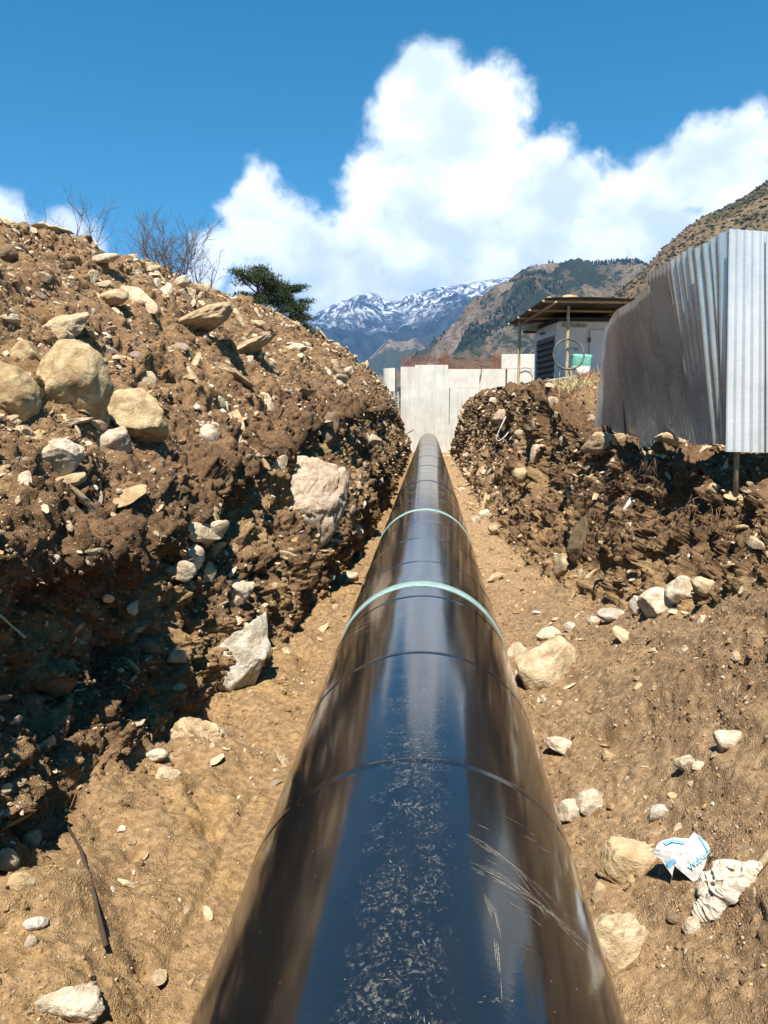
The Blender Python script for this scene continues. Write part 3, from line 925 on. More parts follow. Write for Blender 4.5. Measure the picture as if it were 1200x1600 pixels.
# left bank, upper slope
B(112, 612, 108, 138, 'large round yellowish boulder half buried in the left bank', M_B_YEL, 5, 21, 4, .55, .9, .35, 'L', 5, lump=.10)
B(6, 622, 96, 100, 'round yellow boulder cut off by the left edge of the picture', M_B_YEL, -10, 22, 5, .5, .9, .3, 'L', 5)
B(208, 656, 94, 96, 'pale angular boulder right of the large round yellowish boulder', M_B_YEL, -28, 23, 9, .1, .8, .3, 'L', 5)
B(100, 514, 86, 42, 'flat pale slab lying above the large round yellowish boulder', M_B_TAN, -22, 24, 8, .2, .9, .2, 'L')
B(88, 536, 62, 34, 'dusty rounded stone tucked under the flat pale slab', M_B_TAN, -12, 25, 6, .4, .9, .2, 'L', name='loose_stone', cat='stone')
B(42, 556, 50, 44, 'dull yellow stone between the slab and the left picture edge', M_B_YEL, -30, 26, 7, .3, .9, .2, 'L', name='loose_stone', cat='stone')
B(80, 716, 84, 54, 'white topped rock jutting from the soil below the round boulders', M_B_WHITE, -6, 27, 10, .1, .8, .15, 'L')
B(108, 752, 52, 26, 'brown flat stone just below the white topped rock', M_B_TAN, -12, 28, 8, .2, .9, .15, 'L', name='loose_stone', cat='stone')
B(165, 695, 78, 62, 'dusty pinkish rock half covered with soil below the pale angular boulder', M_B_PINK, -20, 29, 9, .2, .7, .4, 'L')
B(312, 510, 118, 36, 'long thick slab sticking out of the upper slope above a dark shadow', M_B_TAN, -26, 30, 9, .1, 1.3, -.1, 'L')
B(386, 545, 90, 20, 'thin slab lying downslope of the long thick slab', M_B_TAN, -28, 31, 9, .1, 1.3, .1, 'L', name='loose_stone', cat='stone')
B(326, 686, 30, 38, 'smooth oval cream stone standing upright in the left bank', M_B_WHITE, -10, 32, 3, .6, .9, .1, 'L', name='loose_stone', cat='stone')
B(230, 600, 28, 38, 'small flat cream stone upslope of the pale angular boulder', M_B_TAN, 20, 33, 7, .3, .6, .2, 'L', name='loose_stone', cat='stone')
B(178, 466, 46, 24, 'brown flat rock casting a shadow high on the left slope', M_B_TAN, -14, 34, 8, .2, 1.2, 0, 'L', name='loose_stone', cat='stone')
B(258, 462, 24, 36, 'upright pale flat stone high on the left slope', M_B_WHITE, 12, 35, 7, .2, .6, .2, 'L', name='loose_stone', cat='stone')
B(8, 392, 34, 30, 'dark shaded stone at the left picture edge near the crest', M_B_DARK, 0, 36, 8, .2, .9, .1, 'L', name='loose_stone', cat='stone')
B(165, 405, 46, 16, 'long pale slab on the crest below the leafless sapling', M_B_WHITE, -14, 37, 8, .2, 1.0, .1, 'L', name='loose_stone', cat='stone')
B(285, 438, 34, 16, 'pale slab on the crest at the foot of the dense bare shrub', M_B_WHITE, -25, 38, 8, .2, 1.0, .1, 'L', name='loose_stone', cat='stone')
B(312, 446, 30, 18, 'tilted tan slab on the crest right of the dense bare shrub', M_B_TAN, 20, 39, 8, .2, 1.0, .1, 'L', name='loose_stone', cat='stone')
B(470, 540, 30, 16, 'blocky white stone on the far slope below the pine', M_B_WHITE, -8, 40, 9, .1, .9, .1, 'L', name='loose_stone', cat='stone')
B(545, 580, 22, 14, 'cream stone near the far end of the left crest', M_B_WHITE, -20, 41, 8, .2, .9, .1, 'L', name='loose_stone', cat='stone')
# left bank, cut face
B(466, 778, 132, 196, 'great pinkish boulder bedded in the left cut face beside the pipe', M_B_PINK, 12, 42, 12, .0, .42, .24, 'L', 6, crack=.18, lump=.07)
B(508, 676, 34, 66, 'dark brown rock above the great pinkish boulder', M_B_DARK, 18, 43, 10, .1, .8, .2, 'L')
B(376, 1014, 92, 140, 'sharp grey and white banded rock at the foot of the left face', M_B_GREY, 18, 44, 11, .0, .7, .1, 'L', 5, crack=.2)
B(366, 928, 46, 50, 'whitish block resting above the sharp grey and white rock', M_B_WHITE, 10, 45, 10, .05, .8, .15, 'L')
B(288, 892, 34, 32, 'leftmost pale stone of the trio wedged in the left face', M_B_WHITE, 0, 46, 8, .2, .9, .1, 'L', name='loose_stone', cat='stone')
B(310, 876, 34, 36, 'middle and highest pale stone of the trio wedged in the left face', M_B_WHITE, 25, 47, 8, .2, .9, .1, 'L', name='loose_stone', cat='stone')
B(326, 896, 26, 34, 'rightmost pale stone of the trio wedged in the left face', M_B_TAN, 30, 48, 8, .2, .9, .1, 'L', name='loose_stone', cat='stone')
B(278, 1027, 34, 26, 'bright cream stone left of the sharp grey and white rock', M_B_WHITE, -10, 49, 10, .1, .7, .1, 'L', name='loose_stone', cat='stone')
B(316, 1160, 100, 76, 'tan earth covered block at the bottom of the left face', M_B_TAN, -10, 50, 9, .1, .9, .3, 'L', crack=.3)
B(243, 1182, 38, 20, 'bright small rock on the edge of the dark hollow', M_B_WHITE, -8, 51, 10, .1, .8, .0, 'L', name='loose_stone', cat='stone')
B(258, 1212, 46, 24, 'tan flat rock just below the bright small rock', M_B_TAN, 8, 52, 9, .1, .9, .1, 'L', name='loose_stone', cat='stone')
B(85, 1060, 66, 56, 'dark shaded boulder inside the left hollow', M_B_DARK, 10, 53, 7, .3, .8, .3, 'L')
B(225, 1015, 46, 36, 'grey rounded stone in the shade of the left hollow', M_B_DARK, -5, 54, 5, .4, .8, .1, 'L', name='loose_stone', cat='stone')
B(118, 1250, 22, 42, 'upright reddish stone in front of the dark hollow', M_B_YEL, 5, 55, 9, .1, .8, 0, 'L', name='loose_stone', cat='stone')
B(52, 1312, 34, 44, 'pale upright rock on the near left mound', M_B_YEL, 18, 56, 8, .2, .8, .1, 'L', name='loose_stone', cat='stone')
B(10, 1345, 38, 40, 'cream rock at the left picture edge on the near mound', M_B_WHITE, 0, 57, 9, .1, .8, .1, 'L', name='loose_stone', cat='stone')
B(30, 1385, 52, 30, 'yellowish block below the cream rock on the near mound', M_B_YEL, 12, 58, 10, .1, .8, .1, 'L', name='loose_stone', cat='stone')
B(112, 1572, 110, 70, 'pink and white rock in the bottom left corner', M_B_WHITE, 20, 59, 11, .0, .7, .2, 'L', crack=.2)
B(55, 1440, 36, 20, 'long grey pebble low on the near left mound', M_B_GREY, 10, 60, 4, .5, .8, .2, 'L', name='loose_stone', cat='stone')
B(48, 1472, 20, 24, 'white pebble beneath the long grey pebble', M_B_WHITE, 0, 61, 5, .4, .8, .1, 'L', name='loose_stone', cat='stone')
B(188, 1298, 16, 12, 'small white chip on the ochre floor near the hollow', M_B_WHITE, -30, 62, 8, .1, .8, .1, 'L', name='loose_stone', cat='stone')
B(206, 1315, 14, 14, 'small round pebble beside the white chip on the ochre floor', M_B_TAN, 0, 63, 4, .5, .8, .1, 'L', name='loose_stone', cat='stone')
B(545, 905, 40, 22, 'pale pointed rock on the floor left of the nearest visible green band', M_B_WHITE, -30, 64, 9, .1, .8, .1, 'L', name='loose_stone', cat='stone')
B(450, 972, 18, 34, 'whitish splinter standing on the left floor', M_B_WHITE, 25, 65, 9, .1, .7, .0, 'L', name='loose_stone', cat='stone')
# right side
B(868, 1054, 112, 106, 'large pale tan boulder touching the right flank of the pipe', M_B_TAN, 10, 71, 8, .1, .8, .25, 'R', 5, lump=.08)
B(858, 994, 36, 26, 'cream stone behind the large pale tan boulder', M_B_WHITE, 10, 72, 8, .2, .9, .1, 'R', name='loose_stone', cat='stone')
B(812, 1022, 36, 28, 'whitish stone between the pipe and the large pale tan boulder', M_B_WHITE, 0, 73, 8, .2, .9, .1, 'R', name='loose_stone', cat='stone')
B(812, 1058, 20, 18, 'small white stone against the pipe beside the large tan boulder', M_B_WHITE, 0, 74, 8, .2, .9, .1, 'R', name='loose_stone', cat='stone')
B(1032, 938, 58, 56, 'cream square block in the row of stones under the right bank', M_B_WHITE, 4, 75, 10, .1, .8, .0, 'R', name='loose_stone', cat='stone')
B(1070, 930, 52, 46, 'pinkish white rock behind the cream square block', M_B_WHITE, 30, 76, 10, .1, .8, .1, 'R', name='loose_stone', cat='stone')
B(1002, 948, 32, 36, 'white rock left of the cream square block', M_B_WHITE, 15, 77, 10, .1, .8, .0, 'R', name='loose_stone', cat='stone')
B(1102, 914, 44, 28, 'flat pale rock at the right end of the stone row', M_B_TAN, 12, 78, 10, .1, .8, .1, 'R', name='loose_stone', cat='stone')
B(962, 964, 48, 22, 'long grey white stone in the row left of the white rock', M_B_GREY, 10, 79, 8, .2, .8, .1, 'R', name='loose_stone', cat='stone')
B(928, 972, 22, 16, 'small whitish stone at the left end of the stone row', M_B_WHITE, 0, 80, 8, .2, .8, .1, 'R', name='loose_stone', cat='stone')
B(895, 980, 24, 16, 'low pale stone near the cream stone behind the tan boulder', M_B_WHITE, 0, 81, 8, .2, .8, .1, 'R', name='loose_stone', cat='stone')
B(878, 1168, 52, 24, 'flat white rock on the ramp beside the pipe', M_B_WHITE, 10, 82, 9, .1, .8, .1, 'R', name='loose_stone', cat='stone')
B(951, 1183, 20, 20, 'small cream cube shaped stone with a dark shadow on the ramp', M_B_YEL, 0, 83, 8, .2, .9, -.1, 'R', name='loose_stone', cat='stone')
B(922, 1258, 48, 46, 'speckled whitish rock leaning on its neighbour beside the pipe', M_B_WHITE, -10, 84, 10, .05, .8, .0, 'R', name='loose_stone', cat='stone')
B(894, 1275, 42, 44, 'pinkish white rock wedged between the pipe and the speckled rock', M_B_WHITE, -20, 85, 10, .05, .8, .0, 'R', name='loose_stone', cat='stone')
B(1030, 1272, 46, 30, 'greyish flat stone bedded in the ramp above the paper bag', M_B_GREY, -20, 86, 9, .1, .7, .3, 'R', name='loose_stone', cat='stone')
B(1140, 1163, 46, 48, 'pointed cream rock on the ramp near the right picture edge', M_B_WHITE, 40, 87, 8, .2, .7, .1, 'R', name='loose_stone', cat='stone')
B(1074, 1196, 38, 34, 'notched pale stone on the ramp left of the pointed cream rock', M_B_WHITE, -5, 88, 10, .0, .6, .1, 'R', name='loose_stone', cat='stone')
B(985, 1356, 88, 84, 'flat brown mud covered rock bedded left of the paper bag', M_B_TAN, 25, 89, 9, .15, .6, .35, 'R', crack=.1)
B(972, 1492, 116, 136, 'large flat pale rock against the pipe at the bottom right', M_B_TAN, -25, 90, 9, .05, .5, .3, 'R', 5)
B(1085, 1452, 24, 32, 'smooth white pebble below the crumpled sack', M_B_WHITE, 20, 91, 2, .7, .8, -.1, 'R', name='loose_stone', cat='stone')
B(1055, 1440, 26, 16, 'brown pebble left of the smooth white pebble', M_B_DARK, -10, 92, 4, .5, .8, .1, 'R', name='loose_stone', cat='stone')
B(940, 1400, 24, 42, 'brown upright stone between the mud covered rock and the pipe', M_B_TAN, 10, 93, 8, .2, .8, .2, 'R', name='loose_stone', cat='stone')
B(760, 806, 32, 26, 'cream block on the floor right of the second green band', M_B_WHITE, 0, 94, 9, .1, .8, .1, 'R', name='loose_stone', cat='stone')
B(742, 812, 16, 16, 'small round white stone next to the cream block', M_B_WHITE, 0, 95, 4, .5, .8, .0, 'R', name='loose_stone', cat='stone')
B(770, 824, 18, 18, 'small tan stone in front of the cream block', M_B_TAN, 20, 96, 8, .2, .8, .0, 'R', name='loose_stone', cat='stone')
B(883, 886, 44, 44, 'brown dirt block at the foot of the right bank', M_B_TAN, 15, 97, 9, .15, .8, .15, 'R')
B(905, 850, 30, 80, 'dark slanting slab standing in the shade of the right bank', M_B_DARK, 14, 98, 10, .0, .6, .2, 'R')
B(1050, 690, 60, 26, 'flat cream rock at the foot of the metal fence', M_B_TAN, 20, 99, 9, .1, .9, .1, 'R', name='loose_stone', cat='stone')
B(940, 690, 60, 36, 'broad dusty brown rock below the far corner of the metal fence', M_B_TAN, -8, 100, 8, .2, .9, .2, 'R')
B(968, 690, 24, 20, 'rounded tan stone right of the broad dusty rock under the fence', M_B_YEL, 0, 101, 5, .4, .9, .0, 'R', name='loose_stone', cat='stone')
B(1118, 766, 22, 20, 'round ochre stone in the soil left of the wooden post', M_B_YEL, 0, 102, 4, .5, .9, .1, 'R', name='loose_stone', cat='stone')
B(834, 710, 18, 32, 'upright pinkish stone lit inside the dark right hollow', M_B_PINK, 10, 103, 8, .2, .8, -.2, 'R', name='loose_stone', cat='stone')
B(820, 740, 26, 26, 'yellow stone under the upright pinkish stone in the right hollow', M_B_YEL, 0, 104, 8, .2, .8, -.2, 'R', name='loose_stone', cat='stone')
B(780, 650, 26, 24, 'purplish brown rock by the cable loop on the right bank', M_B_PINK, 0, 105, 7, .3, .8, .1, 'R', name='loose_stone', cat='stone')
B(768, 628, 16, 14, 'white angular stone on top of the right bank near the dark beams', M_B_WHITE, 20, 106, 9, .1, .8, .0, 'R', name='loose_stone', cat='stone')
# ------------------------------------------------------------------ concrete wall at the end of the trench
def mat_concrete():
    m_, t = material('concrete')
    p = t.n('ShaderNodeNewGeometry').outputs['Position']
    n1 = t.noise(p, .9, 6, .6)
    n2 = t.noise(t.mapping(p, (1, 1, .10)), 2.6, 5, .65)     # vertical rain runs
    n3 = t.noise(p, 14, 5, .6)
    col = t.mix(t.ramp(n1, .35, .65), (.56, .525, .455), (.66, .63, .565))
    col = t.mix(t.ramp(n2, .53, .70, 0, .5), col, (.33, .31, .265))
    col = t.mix(t.ramp(n3, .5, .8, 0, .35), col, (.37, .355, .315))
    finish(t, col, .9, n3, .01, spec=.2)
    return m_
M_CONC = mat_concrete()
M_RUST = mat_plain('rusty_rebar', (.26, .105, .045), .85, .3, 30)
M_STEEL = mat_plain('grey_steel', (.33, .32, .30), .5, .2, 20)
M_DARKST = mat_plain('dark_steel', (.035, .035, .037), .6, .2, 20)
WY = 62.8
wall = empty('concrete_wall', (0, WY, 0))
tag(wall, 'pale concrete wall with rusty rebar on top where the pipe ends', 'wall')
def panel(name, px0, px1, py0, py1, dy=0.0, th=.9, mat=M_CONC, slant=0):
    a = U(px0, py1, WY + dy); b = U(px1, py0, WY + dy)
    m_ = MB()
    c = Vector(((a.x + b.x) / 2, th / 2 + dy, (a.z + b.z) / 2))
    m_.box(c, (abs(b.x - a.x), th, abs(b.z - a.z)))
    o = m_.build(name, mat, wall)
    return o
# cast lifts: each pour is a block of its own, joints between
panel('pour_block', 626, 648.5, 573, 605.2, 0)
panel('pour_block', 648.2, 700.3, 570, 605.3, -.008)
panel('pour_block', 626, 648.5, 605.3, 725, -.006)
panel('pour_block', 648.2, 701.9, 605.1, 664, -.014)
panel('pour_block', 648.1, 704, 664.1, 725, -.03)
panel('pour_block', 700, 790, 576.5, 606.2, .02)
panel('pour_block', 701.6, 790, 606.3, 725, .0)
panel('pour_block', 783.5, 850, 553, 576, .03)
panel('pour_block', 789.6, 850, 576.1, 725, .04)
# rounded return of the wall on the left
mb = MB()
c0 = U(618, 640, WY + 1.0); r_ = 1.0
pts = []
zt, zb = U(606, 576, WY + 1).z, U(606, 612, WY + 1).z
n = 20
V = [(c0.x + r_ * math.cos(math.pi / 2 + math.pi * k / n), 1.0 + r_ * math.sin(-math.pi / 2 - math.pi * k / n) * .9, z) for z in (zb, zt) for k in range(n + 1)]
mb.add(V, [(k, k + 1, n + 2 + k, n + 1 + k) for k in range(n)] + [tuple(range(n + 1, 2 * n + 2)), tuple(range(n, -1, -1))])
mb.build('rounded_return', M_CONC, wall, False)
# rebar cages
def cage(px0, px1, zt, zb, nvert, nhor, dy, jag, seed):
    r = random.Random(seed); m_ = MB()
    a, b = U(px0, zb, WY), U(px1, zt, WY)
    for k in range(nvert):
        x = a.x + (b.x - a.x) * (k + r.uniform(-.2, .2)) / (nvert - 1)
        top = b.z - r.uniform(0, jag) * (b.z - a.z) * (0 if r.random() < .3 else 1)
        m_.tube([(x, dy, a.z - .3), (x + r.uniform(-.06, .06), dy + r.uniform(-.05, .05), top)], .013, 4)
    for k in range(nhor):
        z = a.z + (b.z - a.z) * (k + .5) / (nhor + 2)
        m_.tube([(a.x, dy - .02, z), ((a.x + b.x) / 2, dy - .02, z + r.uniform(-.05, .05)), (b.x, dy - .02, z + r.uniform(-.05, .05))], .011, 4)
    return m_
mats_ = []
c1 = cage(627, 698, 549, 572, 30, 7, .15, .35, 1).build('rebar_cage', M_RUST, wall)
c2 = cage(627, 698, 550, 572, 16, 3, .75, .35, 2).build('rebar_cage', M_RUST, wall)
c3 = cage(700, 783, 553, 577, 34, 5, .2, .75, 3).build('rebar_cage', M_RUST, wall)
c4 = cage(700, 783, 556, 577, 20, 3, .8, .6, 4).build('rebar_cage', M_RUST, wall)
c5 = cage(770, 783, 545, 577, 12, 4, .4, .3, 5).build('rebar_cage', M_RUST, wall)
c6 = cage(690, 699, 546, 575, 8, 4, .4, .3, 6).build('rebar_cage', M_RUST, wall)
for c in (c1, c2, c3, c4, c5, c6): c['kind'] = 'stuff'
mb = MB(); a, b = U(752, 572, WY), U(749, 594, WY)
mb.tube([(a.x, -.12, a.z), ((a.x + b.x) / 2 + .05, -.15, (a.z + b.z) / 2), (b.x, -.1, b.z)], .03, 5); mb.build('hanging_wire', M_DARKST, wall)
mb = MB()
q = [U(x, y, WY).z for x, y in ((815, 570), (830, 580))]
P0 = [(812, 577), (820, 574), (828, 576), (832, 584), (832, 604)]
mb.tube([(U(x, y, WY).x, -.12, U(x, y, WY).z) for x, y in P0], .035, 5); mb.build('bent_bar', M_STEEL, wall)
# white scaffold post and rod beside the wall
sc = empty('scaffold_post', U(619, 685, 59.0)); tag(sc, 'thin white scaffold posts with rungs left of the concrete wall', 'scaffold')
base_ = sc.location.copy()
for px in (616.5, 622.5):
    mb = MB(); mb.tube([U(px, 690, 59.0) - base_, U(px - .5, 612, 59.0) - base_], .05, 6); mb.build('post', mat_plain('pale_pole', (.55, .52, .45), .6), sc)
for k in range(7):
    mb = MB(); y = 620 + k * 10; mb.tube([U(615, y, 59.0) - base_, U(624, y - 1, 59.0) - base_], .035, 5); mb.build('rung', M_STEEL, sc)
mb = MB(); mb.tube([U(629, 681, 58), U(646, 671, 58)], .07, 6)
tag(mb.build('steel_rod', M_STEEL), 'short grey rod poking out left of the pipe end', 'rod')

# ------------------------------------------------------------------ corrugated metal fence
def mat_zinc(name='galvanised_sheet', c0=(.52, .52, .505), c1=(.66, .66, .65), metal=.68):
    m_, t = material(name)
    p = t.n('ShaderNodeNewGeometry').outputs['Position']
    n1 = t.noise(p, 2.0, 5, .6); n2 = t.noise(t.mapping(p, (1, 1, .08)), 14, 4, .6); n3 = t.noise(p, 25, 4, .6)
    col = t.mix(t.ramp(n1, .3, .7), c0, c1)
    col = t.mix(t.ramp(n2, .58, .75, 0, .5), col, (.42, .40, .37))
    col = t.mix(t.ramp(n3, .62, .75, 0, .1), col, (.40, .36, .31))
    rough = t.math('ADD', .17, t.math('MULTIPLY', n1, .2))
    finish(t, col, rough, n3, .002, metallic=metal, spec=.5)
    return m_
M_ZINC = mat_zinc()
M_ZINC_SUNLIT = mat_zinc('sunlit_galvanised_sheet', (.68, .69, .69), (.80, .80, .80), .42)  # brighter copy of the zinc: sunlight on the near sheets put into the colour
M_WOOD = mat_plain('weathered_wood', (.36, .26, .16), .85, .3, 18, bump=.004)
M_BAMBOO = mat_plain('bamboo', (.42, .33, .18), .6, .25, 9)
fence = empty('corrugated_fence', (3.25, 8.4, 2.4))
tag(fence, 'leaning fence of corrugated galvanised sheets on the right bank', 'fence')
def sheet(c4, seed, amp=.022, pitch=.10, warp=.010):
    """c4: bottom-left, bottom-right, top-right, top-left world corners; left to right across the sheet"""
    bl, br, tr, tl = [np.array(v[:]) for v in c4]
    width = (np.linalg.norm(br - bl) + np.linalg.norm(tr - tl)) / 2
    nw = max(2, round(width / pitch))
    nu, nv = nw * 8 + 1, 12
    u = np.linspace(0, 1, nu); v = np.linspace(0, 1, nv)
    Ug, Vg = np.meshgrid(u, v)
    A = ((1 - Vg)[..., None] * ((1 - Ug)[..., None] * bl + Ug[..., None] * br) + Vg[..., None] * ((1 - Ug)[..., None] * tl + Ug[..., None] * tr))
    nrm = np.cross(br - bl, tl - bl); nrm /= np.linalg.norm(nrm)
    off = amp * np.sin(Ug * nw * 2 * math.pi) + warp * fbm(np.stack([Ug * 1.2, Vg * 2.2, Ug * 0 + seed * 3.7], -1), 2, seed)
    A = A + nrm * off[..., None]
    A = A - np.array(fence.location[:])
    B_ = A + nrm * .0012
    V = np.concatenate([A.reshape(-1, 3), B_.reshape(-1, 3)])
    f1 = grid_faces(nv, nu); n = nv * nu
    me = fast_mesh('sheet', V, np.concatenate([f1, (f1 + n)[:, ::-1]]), True)
    return link('sheet', me, M_ZINC_SUNLIT if seed > 30 else M_ZINC, fence)
def Z8(X, Y, D): return U(900 + X / 3.2, 320 + Y / 3.2, D)
def Z4(X, Y, D): return U(920 + X / 4.21, 340 + Y / 4.21, D)
def dep(X): return 1200 * 3.2 / (920 + X / 4.21 - 671)
# each sheet: bottom-left, bottom-right, top-right, top-left; the sheets lean over the trench
SHEETS = [
    ((40, 1396), (238, 1420), (192, 604), (114, 726), 0, -.25, .0),
    ((232, 1420), (354, 1452), (212, 590), (168, 645), -.12, .10, -.10),
    ((345, 1530), (500, 1478), (325, 525), (200, 602), -.22, .06, -.10),
    ((470, 1482), (612, 1432), (398, 450), (318, 515), -.16, .05, .0),
    ((598, 1445), (742, 1500), (540, 288), (390, 364), -.18, .05, -.05),
    ((725, 1498), (832, 1478), (684, 178), (530, 292), -.14, .03, .0),
    ((820, 1488), (902, 1492), (800, 150), (690, 212), -.16, .02, .05),
    ((860, 1490), (912, 1498), (918, 78), (780, 156), -.05, .0, .0),
]
for k, (bl, br, tr, tl, o0, o1, tw) in enumerate(SHEETS):
    d0, d1 = dep(bl[0]) + o0, dep(br[0]) + o1
    sheet([Z4(*bl, d0), Z4(*br, d1), Z4(*tr, d1 + tw), Z4(*tl, d0 + tw)], k + 1)
near_y = dep(905) - .12
sheet([Z4(900, 1540, near_y - .05), Z4(1180, 1546, near_y - .12), Z4(1180, 92, near_y - .05), Z4(922, 74, near_y)], 31, .012, .076, .015)
sheet([Z4(1165, 1546, near_y - .15), Z4(1480, 1540, near_y - .2), Z4(1480, 120, near_y - .15), Z4(1165, 98, near_y - .08)], 32, .012, .076, .015)
sheet([Z4(1465, 1546, near_y - .24), Z4(1780, 1540, near_y - .3), Z4(1780, 120, near_y - .25), Z4(1465, 128, near_y - .2)], 33, .012, .076, .015)
def d(X): return dep((900 + X / 3.2 - 920) * 4.21)
mb = MB()
fl = fence.location
top = Z8(802, 300, near_y + .12) - fl; bot = Z8(798, 1590, near_y + .05) - fl
mb.tube([bot, bot * .6 + top * .4 + Vector((.012, 0, 0)), top], [.03, .027, .024], 8)
mb.build('post', M_WOOD, fence, True)
for X in (330, 520, 690, 1100):
    mb = MB(); D0 = (d(X) + .25) if X < 1000 else near_y + .15
    b_ = Z8(X, 1260, D0) - fl + Vector((.12, 0, 0)); t_ = Z8(X - (60 if X < 1000 else 0), 330 + (690 - X) * .5 if X < 1000 else 300, D0 + .3) - fl + Vector((.14, 0, 0))
    mb.tube([b_ - Vector((-.15, 0, .3)), t_ + Vector((.25, 0, -.2))], [.035, .03], 7); mb.build('post', M_WOOD, fence, True)

# ------------------------------------------------------------------ generator canopy under a tin shelter
M_GEN = mat_plain('white_painted_steel', (.74, .71, .70), .5, .06, 3)
M_BLACK = mat_plain('black_paint', (.02, .02, .02), .5, .2, 6)
M_GREEN = mat_plain('dark_green_print', (.05, .16, .08), .6, .1, 6)
GA = math.atan2(.148, .988)
gen = empty('generator', (4.25, 26.0, 4.06), GA)
tag(gen, 'white generator canopy with black louvres under the tin shelter', 'generator')
GH, GW, GD = 2.03, 4.2, 2.62
mb = MB(); mb.box((GW / 2, GD / 2 + .04, GH / 2 + .04), (GW, GD - .08, GH - .08)); mb.build('housing', M_GEN, gen)
mb = MB(); mb.box((GW / 2 - .02, GD / 2, GH + .05), (GW + .12, GD + .1, .12)); mb.build('roof_cap', M_BLACK, gen)
mb = MB(); mb.box((GW / 2, GD / 2, .03), (GW + .02, GD + .02, .1)); mb.build('skid', M_BLACK, gen)
mb = MB()
mb.box((-.012, GD / 2, .88), (.02, GD - .5, 1.36)); mb.build('louvre_recess', M_BLACK, gen)
for k in range(7):
    m2 = MB(); m2.box((-.075, GD / 2, .30 + k * .195), (.15, GD - .46, .018), Matrix.Rotation(R(-38), 3, 'Y')); m2.build('louvre', mat_plain('louvre_grey', (.24, .22, .21), .5) if k == 0 else bpy.data.materials['louvre_grey'], gen)
m2 = MB()
for (y0, y1, z0, z1) in ((.06, .26, .1, 1.98), (GD - .26, GD - .06, .1, 1.98), (.26, GD - .26, 1.60, 1.98), (.26, GD - .26, .08, .2)):
    m2.box((-.045, (y0 + y1) / 2, (z0 + z1) / 2), (.09, y1 - y0, z1 - z0))
m2.build('louvre_frame', M_GEN, gen)
for (x0, x1) in ((1.02, 2.25), (2.34, 3.6)):
    m2 = MB(); m2.box(((x0 + x1) / 2, .022, .98), (x1 - x0, .05, 1.55)); dr = m2.build('door', M_GEN, gen)
    bv = dr.modifiers.new('bevel', 'BEVEL'); bv.width = .008
    for zz in (.62, 1.42):
        m3 = MB(); m3.box((x0 - .02, -.012, zz), (.07, .05, .14)); m3.build('hinge', M_BLACK, dr)
m3 = MB(); m3.box((2.12, -.02, .95), (.06, .05, .16)); m3.build('latch', M_BLACK, gen)
m3 = MB(); m3.box((.52, .045, 1.15), (.3, .015, .02)); m3.box((.58, .045, 1.11), (.1, .015, .05)); m3.build('emblem', M_STEEL, gen)
def text_mesh(name, body, size, mat, parent, loc, rot, depth=.004, shear=0.0):
    cu = bpy.data.curves.new(name, 'FONT'); cu.body = body; cu.size = size; cu.extrude = depth; cu.shear = shear
    tmp = bpy.data.objects.new(name, cu); COL.objects.link(tmp)
    me = bpy.data.meshes.new_from_object(tmp.evaluated_get(bpy.context.evaluated_depsgraph_get()))
    bpy.data.objects.remove(tmp); bpy.data.curves.remove(cu)
    me.name = name; me.materials.clear(); me.materials.append(mat)
    o = bpy.data.objects.new(name, me); COL.objects.link(o); o.parent = parent; o.location = loc; o.rotation_euler = rot
    return o
text_mesh('lettering', 'kirloskar', .24, M_GREEN, gen, (.08, .0, 1.83), (R(90), 0, 0))
text_mesh('lettering', 'kirloskar', .17, M_GREEN, gen, (-.096, 1.9, 1.74), (R(90), 0, R(-90)))
# tin shelter
shelter = empty('tin_shelter', (3.6, 24.0, 4.0), GA)
tag(shelter, 'low flat tin roofed shelter on bamboo poles over the generator', 'shelter')
RW, RD, RZ = 5.6, 4.5, 2.42
def roof_z(x, y): return RZ + .10 - .05 * y + .02 * math.sin(x * 1.1)
M_TINROOF = mat_plain('rusty_tin', (.12, .105, .088), .55, .35, 3, metallic=.5)
def tin(x0, x1, y0, y1, dz, mat):
    nu = int((x1 - x0) / .0127); nv = 10
    u = np.linspace(x0, x1, nu); v = np.linspace(y0, y1, nv)
    X, Y = np.meshgrid(u, v)
    Z = RZ + .10 - .05 * Y + .03 * np.sin(X * 1.3) + .012 * np.sin(X * 2 * math.pi / .076) + dz
    A = np.stack([X, Y, Z], -1).reshape(-1, 3); f = grid_faces(nv, nu)
    link('roof_sheet', fast_mesh('roof_sheet', np.concatenate([A, A + np.array([0, 0, .002])]), np.concatenate([f[:, ::-1], f + len(A)])), mat, shelter)
for k in range(7):
    tin(-.15 + k * .8, .7 + k * .8, -.1, 2.35, .002 * (k % 2), M_TINROOF)
    tin(-.15 + k * .8, .7 + k * .8, 2.2, RD, -.02 + .002 * (k % 2), M_TINROOF)
for y in (.12, 1.6, 3.0, 4.3):
    mb = MB(); mb.tube([(-.2, y, roof_z(0, y) - .07), (RW, y, roof_z(RW, y) - .06)], .042, 7); mb.build('purlin', M_BAMBOO, shelter, True)
for x in (.15, 2.6, 5.2):
    mb = MB(); mb.tube([(x, -.15, roof_z(x, 0) - .14), (x, RD + .1, roof_z(x, RD) - .14)], .04, 7); mb.build('rafter', M_WOOD, shelter, True)
mb = MB(); mb.box((.5, RD - .35, RZ - .30), (1.1, .03, .22)); mb.build('skirt_sheet', M_ZINC, shelter)
mb = MB(); mb.box((3.0, RD - .1, RZ - .33), (5.2, .03, .3)); mb.build('skirt_sheet', M_TINROOF, shelter)
